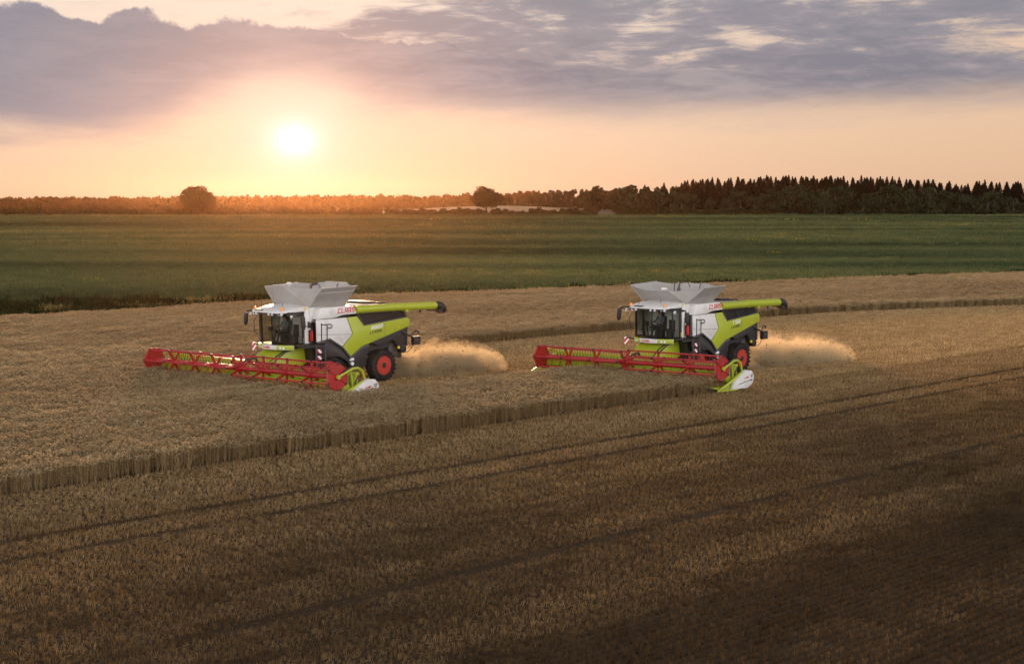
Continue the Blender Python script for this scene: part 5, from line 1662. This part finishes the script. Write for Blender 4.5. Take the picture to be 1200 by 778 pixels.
    ccol = t.mix(t.math('MULTIPLY', g3, 0.9, clamp=True), ccol, (0.95, 0.60, 0.42))
    # faint streaks below the bank
    stk = t.math('MULTIPLY', t.smooth(0.55, 0.72, t.noise(t.mapping(P, scale=(0.12, 1, 1)), 0.035, 4, 0.5)), t.smooth(10, 80, E))
    base = t.mix(t.math('MULTIPLY', stk, 0.30), base, (0.78, 0.53, 0.42))
    sky = t.mix(cloud, base, ccol)
    sky = t.mix(t.math('MULTIPLY', g3, 0.50), sky, (0.86, 0.66, 0.60))
    add = t.mix(1.0, t.mix(g2, (0, 0, 0), (0.40, 0.38, 0.40)), t.mix(g1, (0, 0, 0), (0.40, 0.40, 0.42)), 'ADD')
    att = t.math('SUBTRACT', 1.0, t.math('MULTIPLY', cloud, 0.35))
    sky = t.mix(1.0, sky, t.mix(1.0, add, t.mix(att, (0, 0, 0), (1, 1, 1)), 'MULTIPLY'), 'ADD')
    # rest of the dome: heavy grey cloud overhead, an unseen bright band added low behind the camera as fill light
    up = t.math('MULTIPLY', t.math('ARCSINE', sp.outputs['Z']), 57.2958)
    over = t.mix(t.noise(dirv, 3.0, 5, 0.6), (0.09, 0.095, 0.115), (0.17, 0.17, 0.19))
    sky = t.mix(1.0, sky, (0.605, 0.605, 0.605), 'MULTIPLY')
    dome = t.mix(t.smooth(7.5, 24.0, up), sky, over)
    back = t.mix(t.smooth(16.0, 50.0, up), (1.75, 1.70, 1.70), over)
    back = t.mix(t.noise(dirv, 2.2, 5, 0.6), t.mix(1.0, back, (0.8, 0.8, 0.82), 'MULTIPLY'), back)
    isback = t.smooth(0.25, -0.25, sp.outputs['Y'])
    dome = t.mix(isback, dome, back)
    dome = t.mix(t.smooth(0.0, -3.0, up), dome, (0.10, 0.08, 0.06))
    t.link(dome, bg.inputs['Color']); bg.inputs['Strength'].default_value = 1.0
    t.link(bg.outputs[0], out.inputs['Surface'])
    w.cycles.sampling_method = 'MANUAL'; w.cycles.sample_map_resolution = 2048


build_world()

# ------------------------------------------------------------------ the low sun
sl = bpy.data.lights.new('sun', 'SUN'); sl.energy = 5.0; sl.angle = math.radians(8.0); sl.color = (1.0, 0.60, 0.33)
so = bpy.data.objects.new('sun', sl); COL.objects.link(so)
sd = Vector((math.sin(SUN_AZ) * math.cos(SUN_EL), math.cos(SUN_AZ) * math.cos(SUN_EL), math.sin(SUN_EL)))
so.rotation_euler = sd.to_track_quat('Z', 'Y').to_euler(); so.location = (-200, 900, 200)

# ------------------------------------------------------------------ camera and picture settings
cam = bpy.data.cameras.new('camera'); co = bpy.data.objects.new('camera', cam); COL.objects.link(co)
cam.sensor_width = 36.0; cam.sensor_fit = 'HORIZONTAL'; cam.lens = 36.0 * FPX / 1200.0
cam.clip_start = 0.5; cam.clip_end = 8000
co.location = (0, 0, CAM_H)
co.rotation_euler = (PI / 2 - math.atan((389 - 240) / FPX), 0, 0)
SC.camera = co
vs = SC.view_settings
vs.view_transform = 'Standard'; vs.look = 'None'; vs.exposure = 0.75; vs.gamma = 1.0; vs.use_curve_mapping = False
SC.render.engine = 'CYCLES'
cy = SC.cycles
cy.max_bounces = 6; cy.diffuse_bounces = 3; cy.glossy_bounces = 3; cy.transmission_bounces = 4; cy.transparent_max_bounces = 12; cy.volume_bounces = 1
cy.use_denoising = True
try:
    cy.denoiser = 'OPENIMAGEDENOISE'; cy.denoising_input_passes = 'RGB_ALBEDO_NORMAL'; cy.denoising_prefilter = 'NONE'
except Exception: pass
cy.volume_step_rate = 1.0; cy.volume_max_steps = 256
cy.sample_clamp_indirect = 4.0
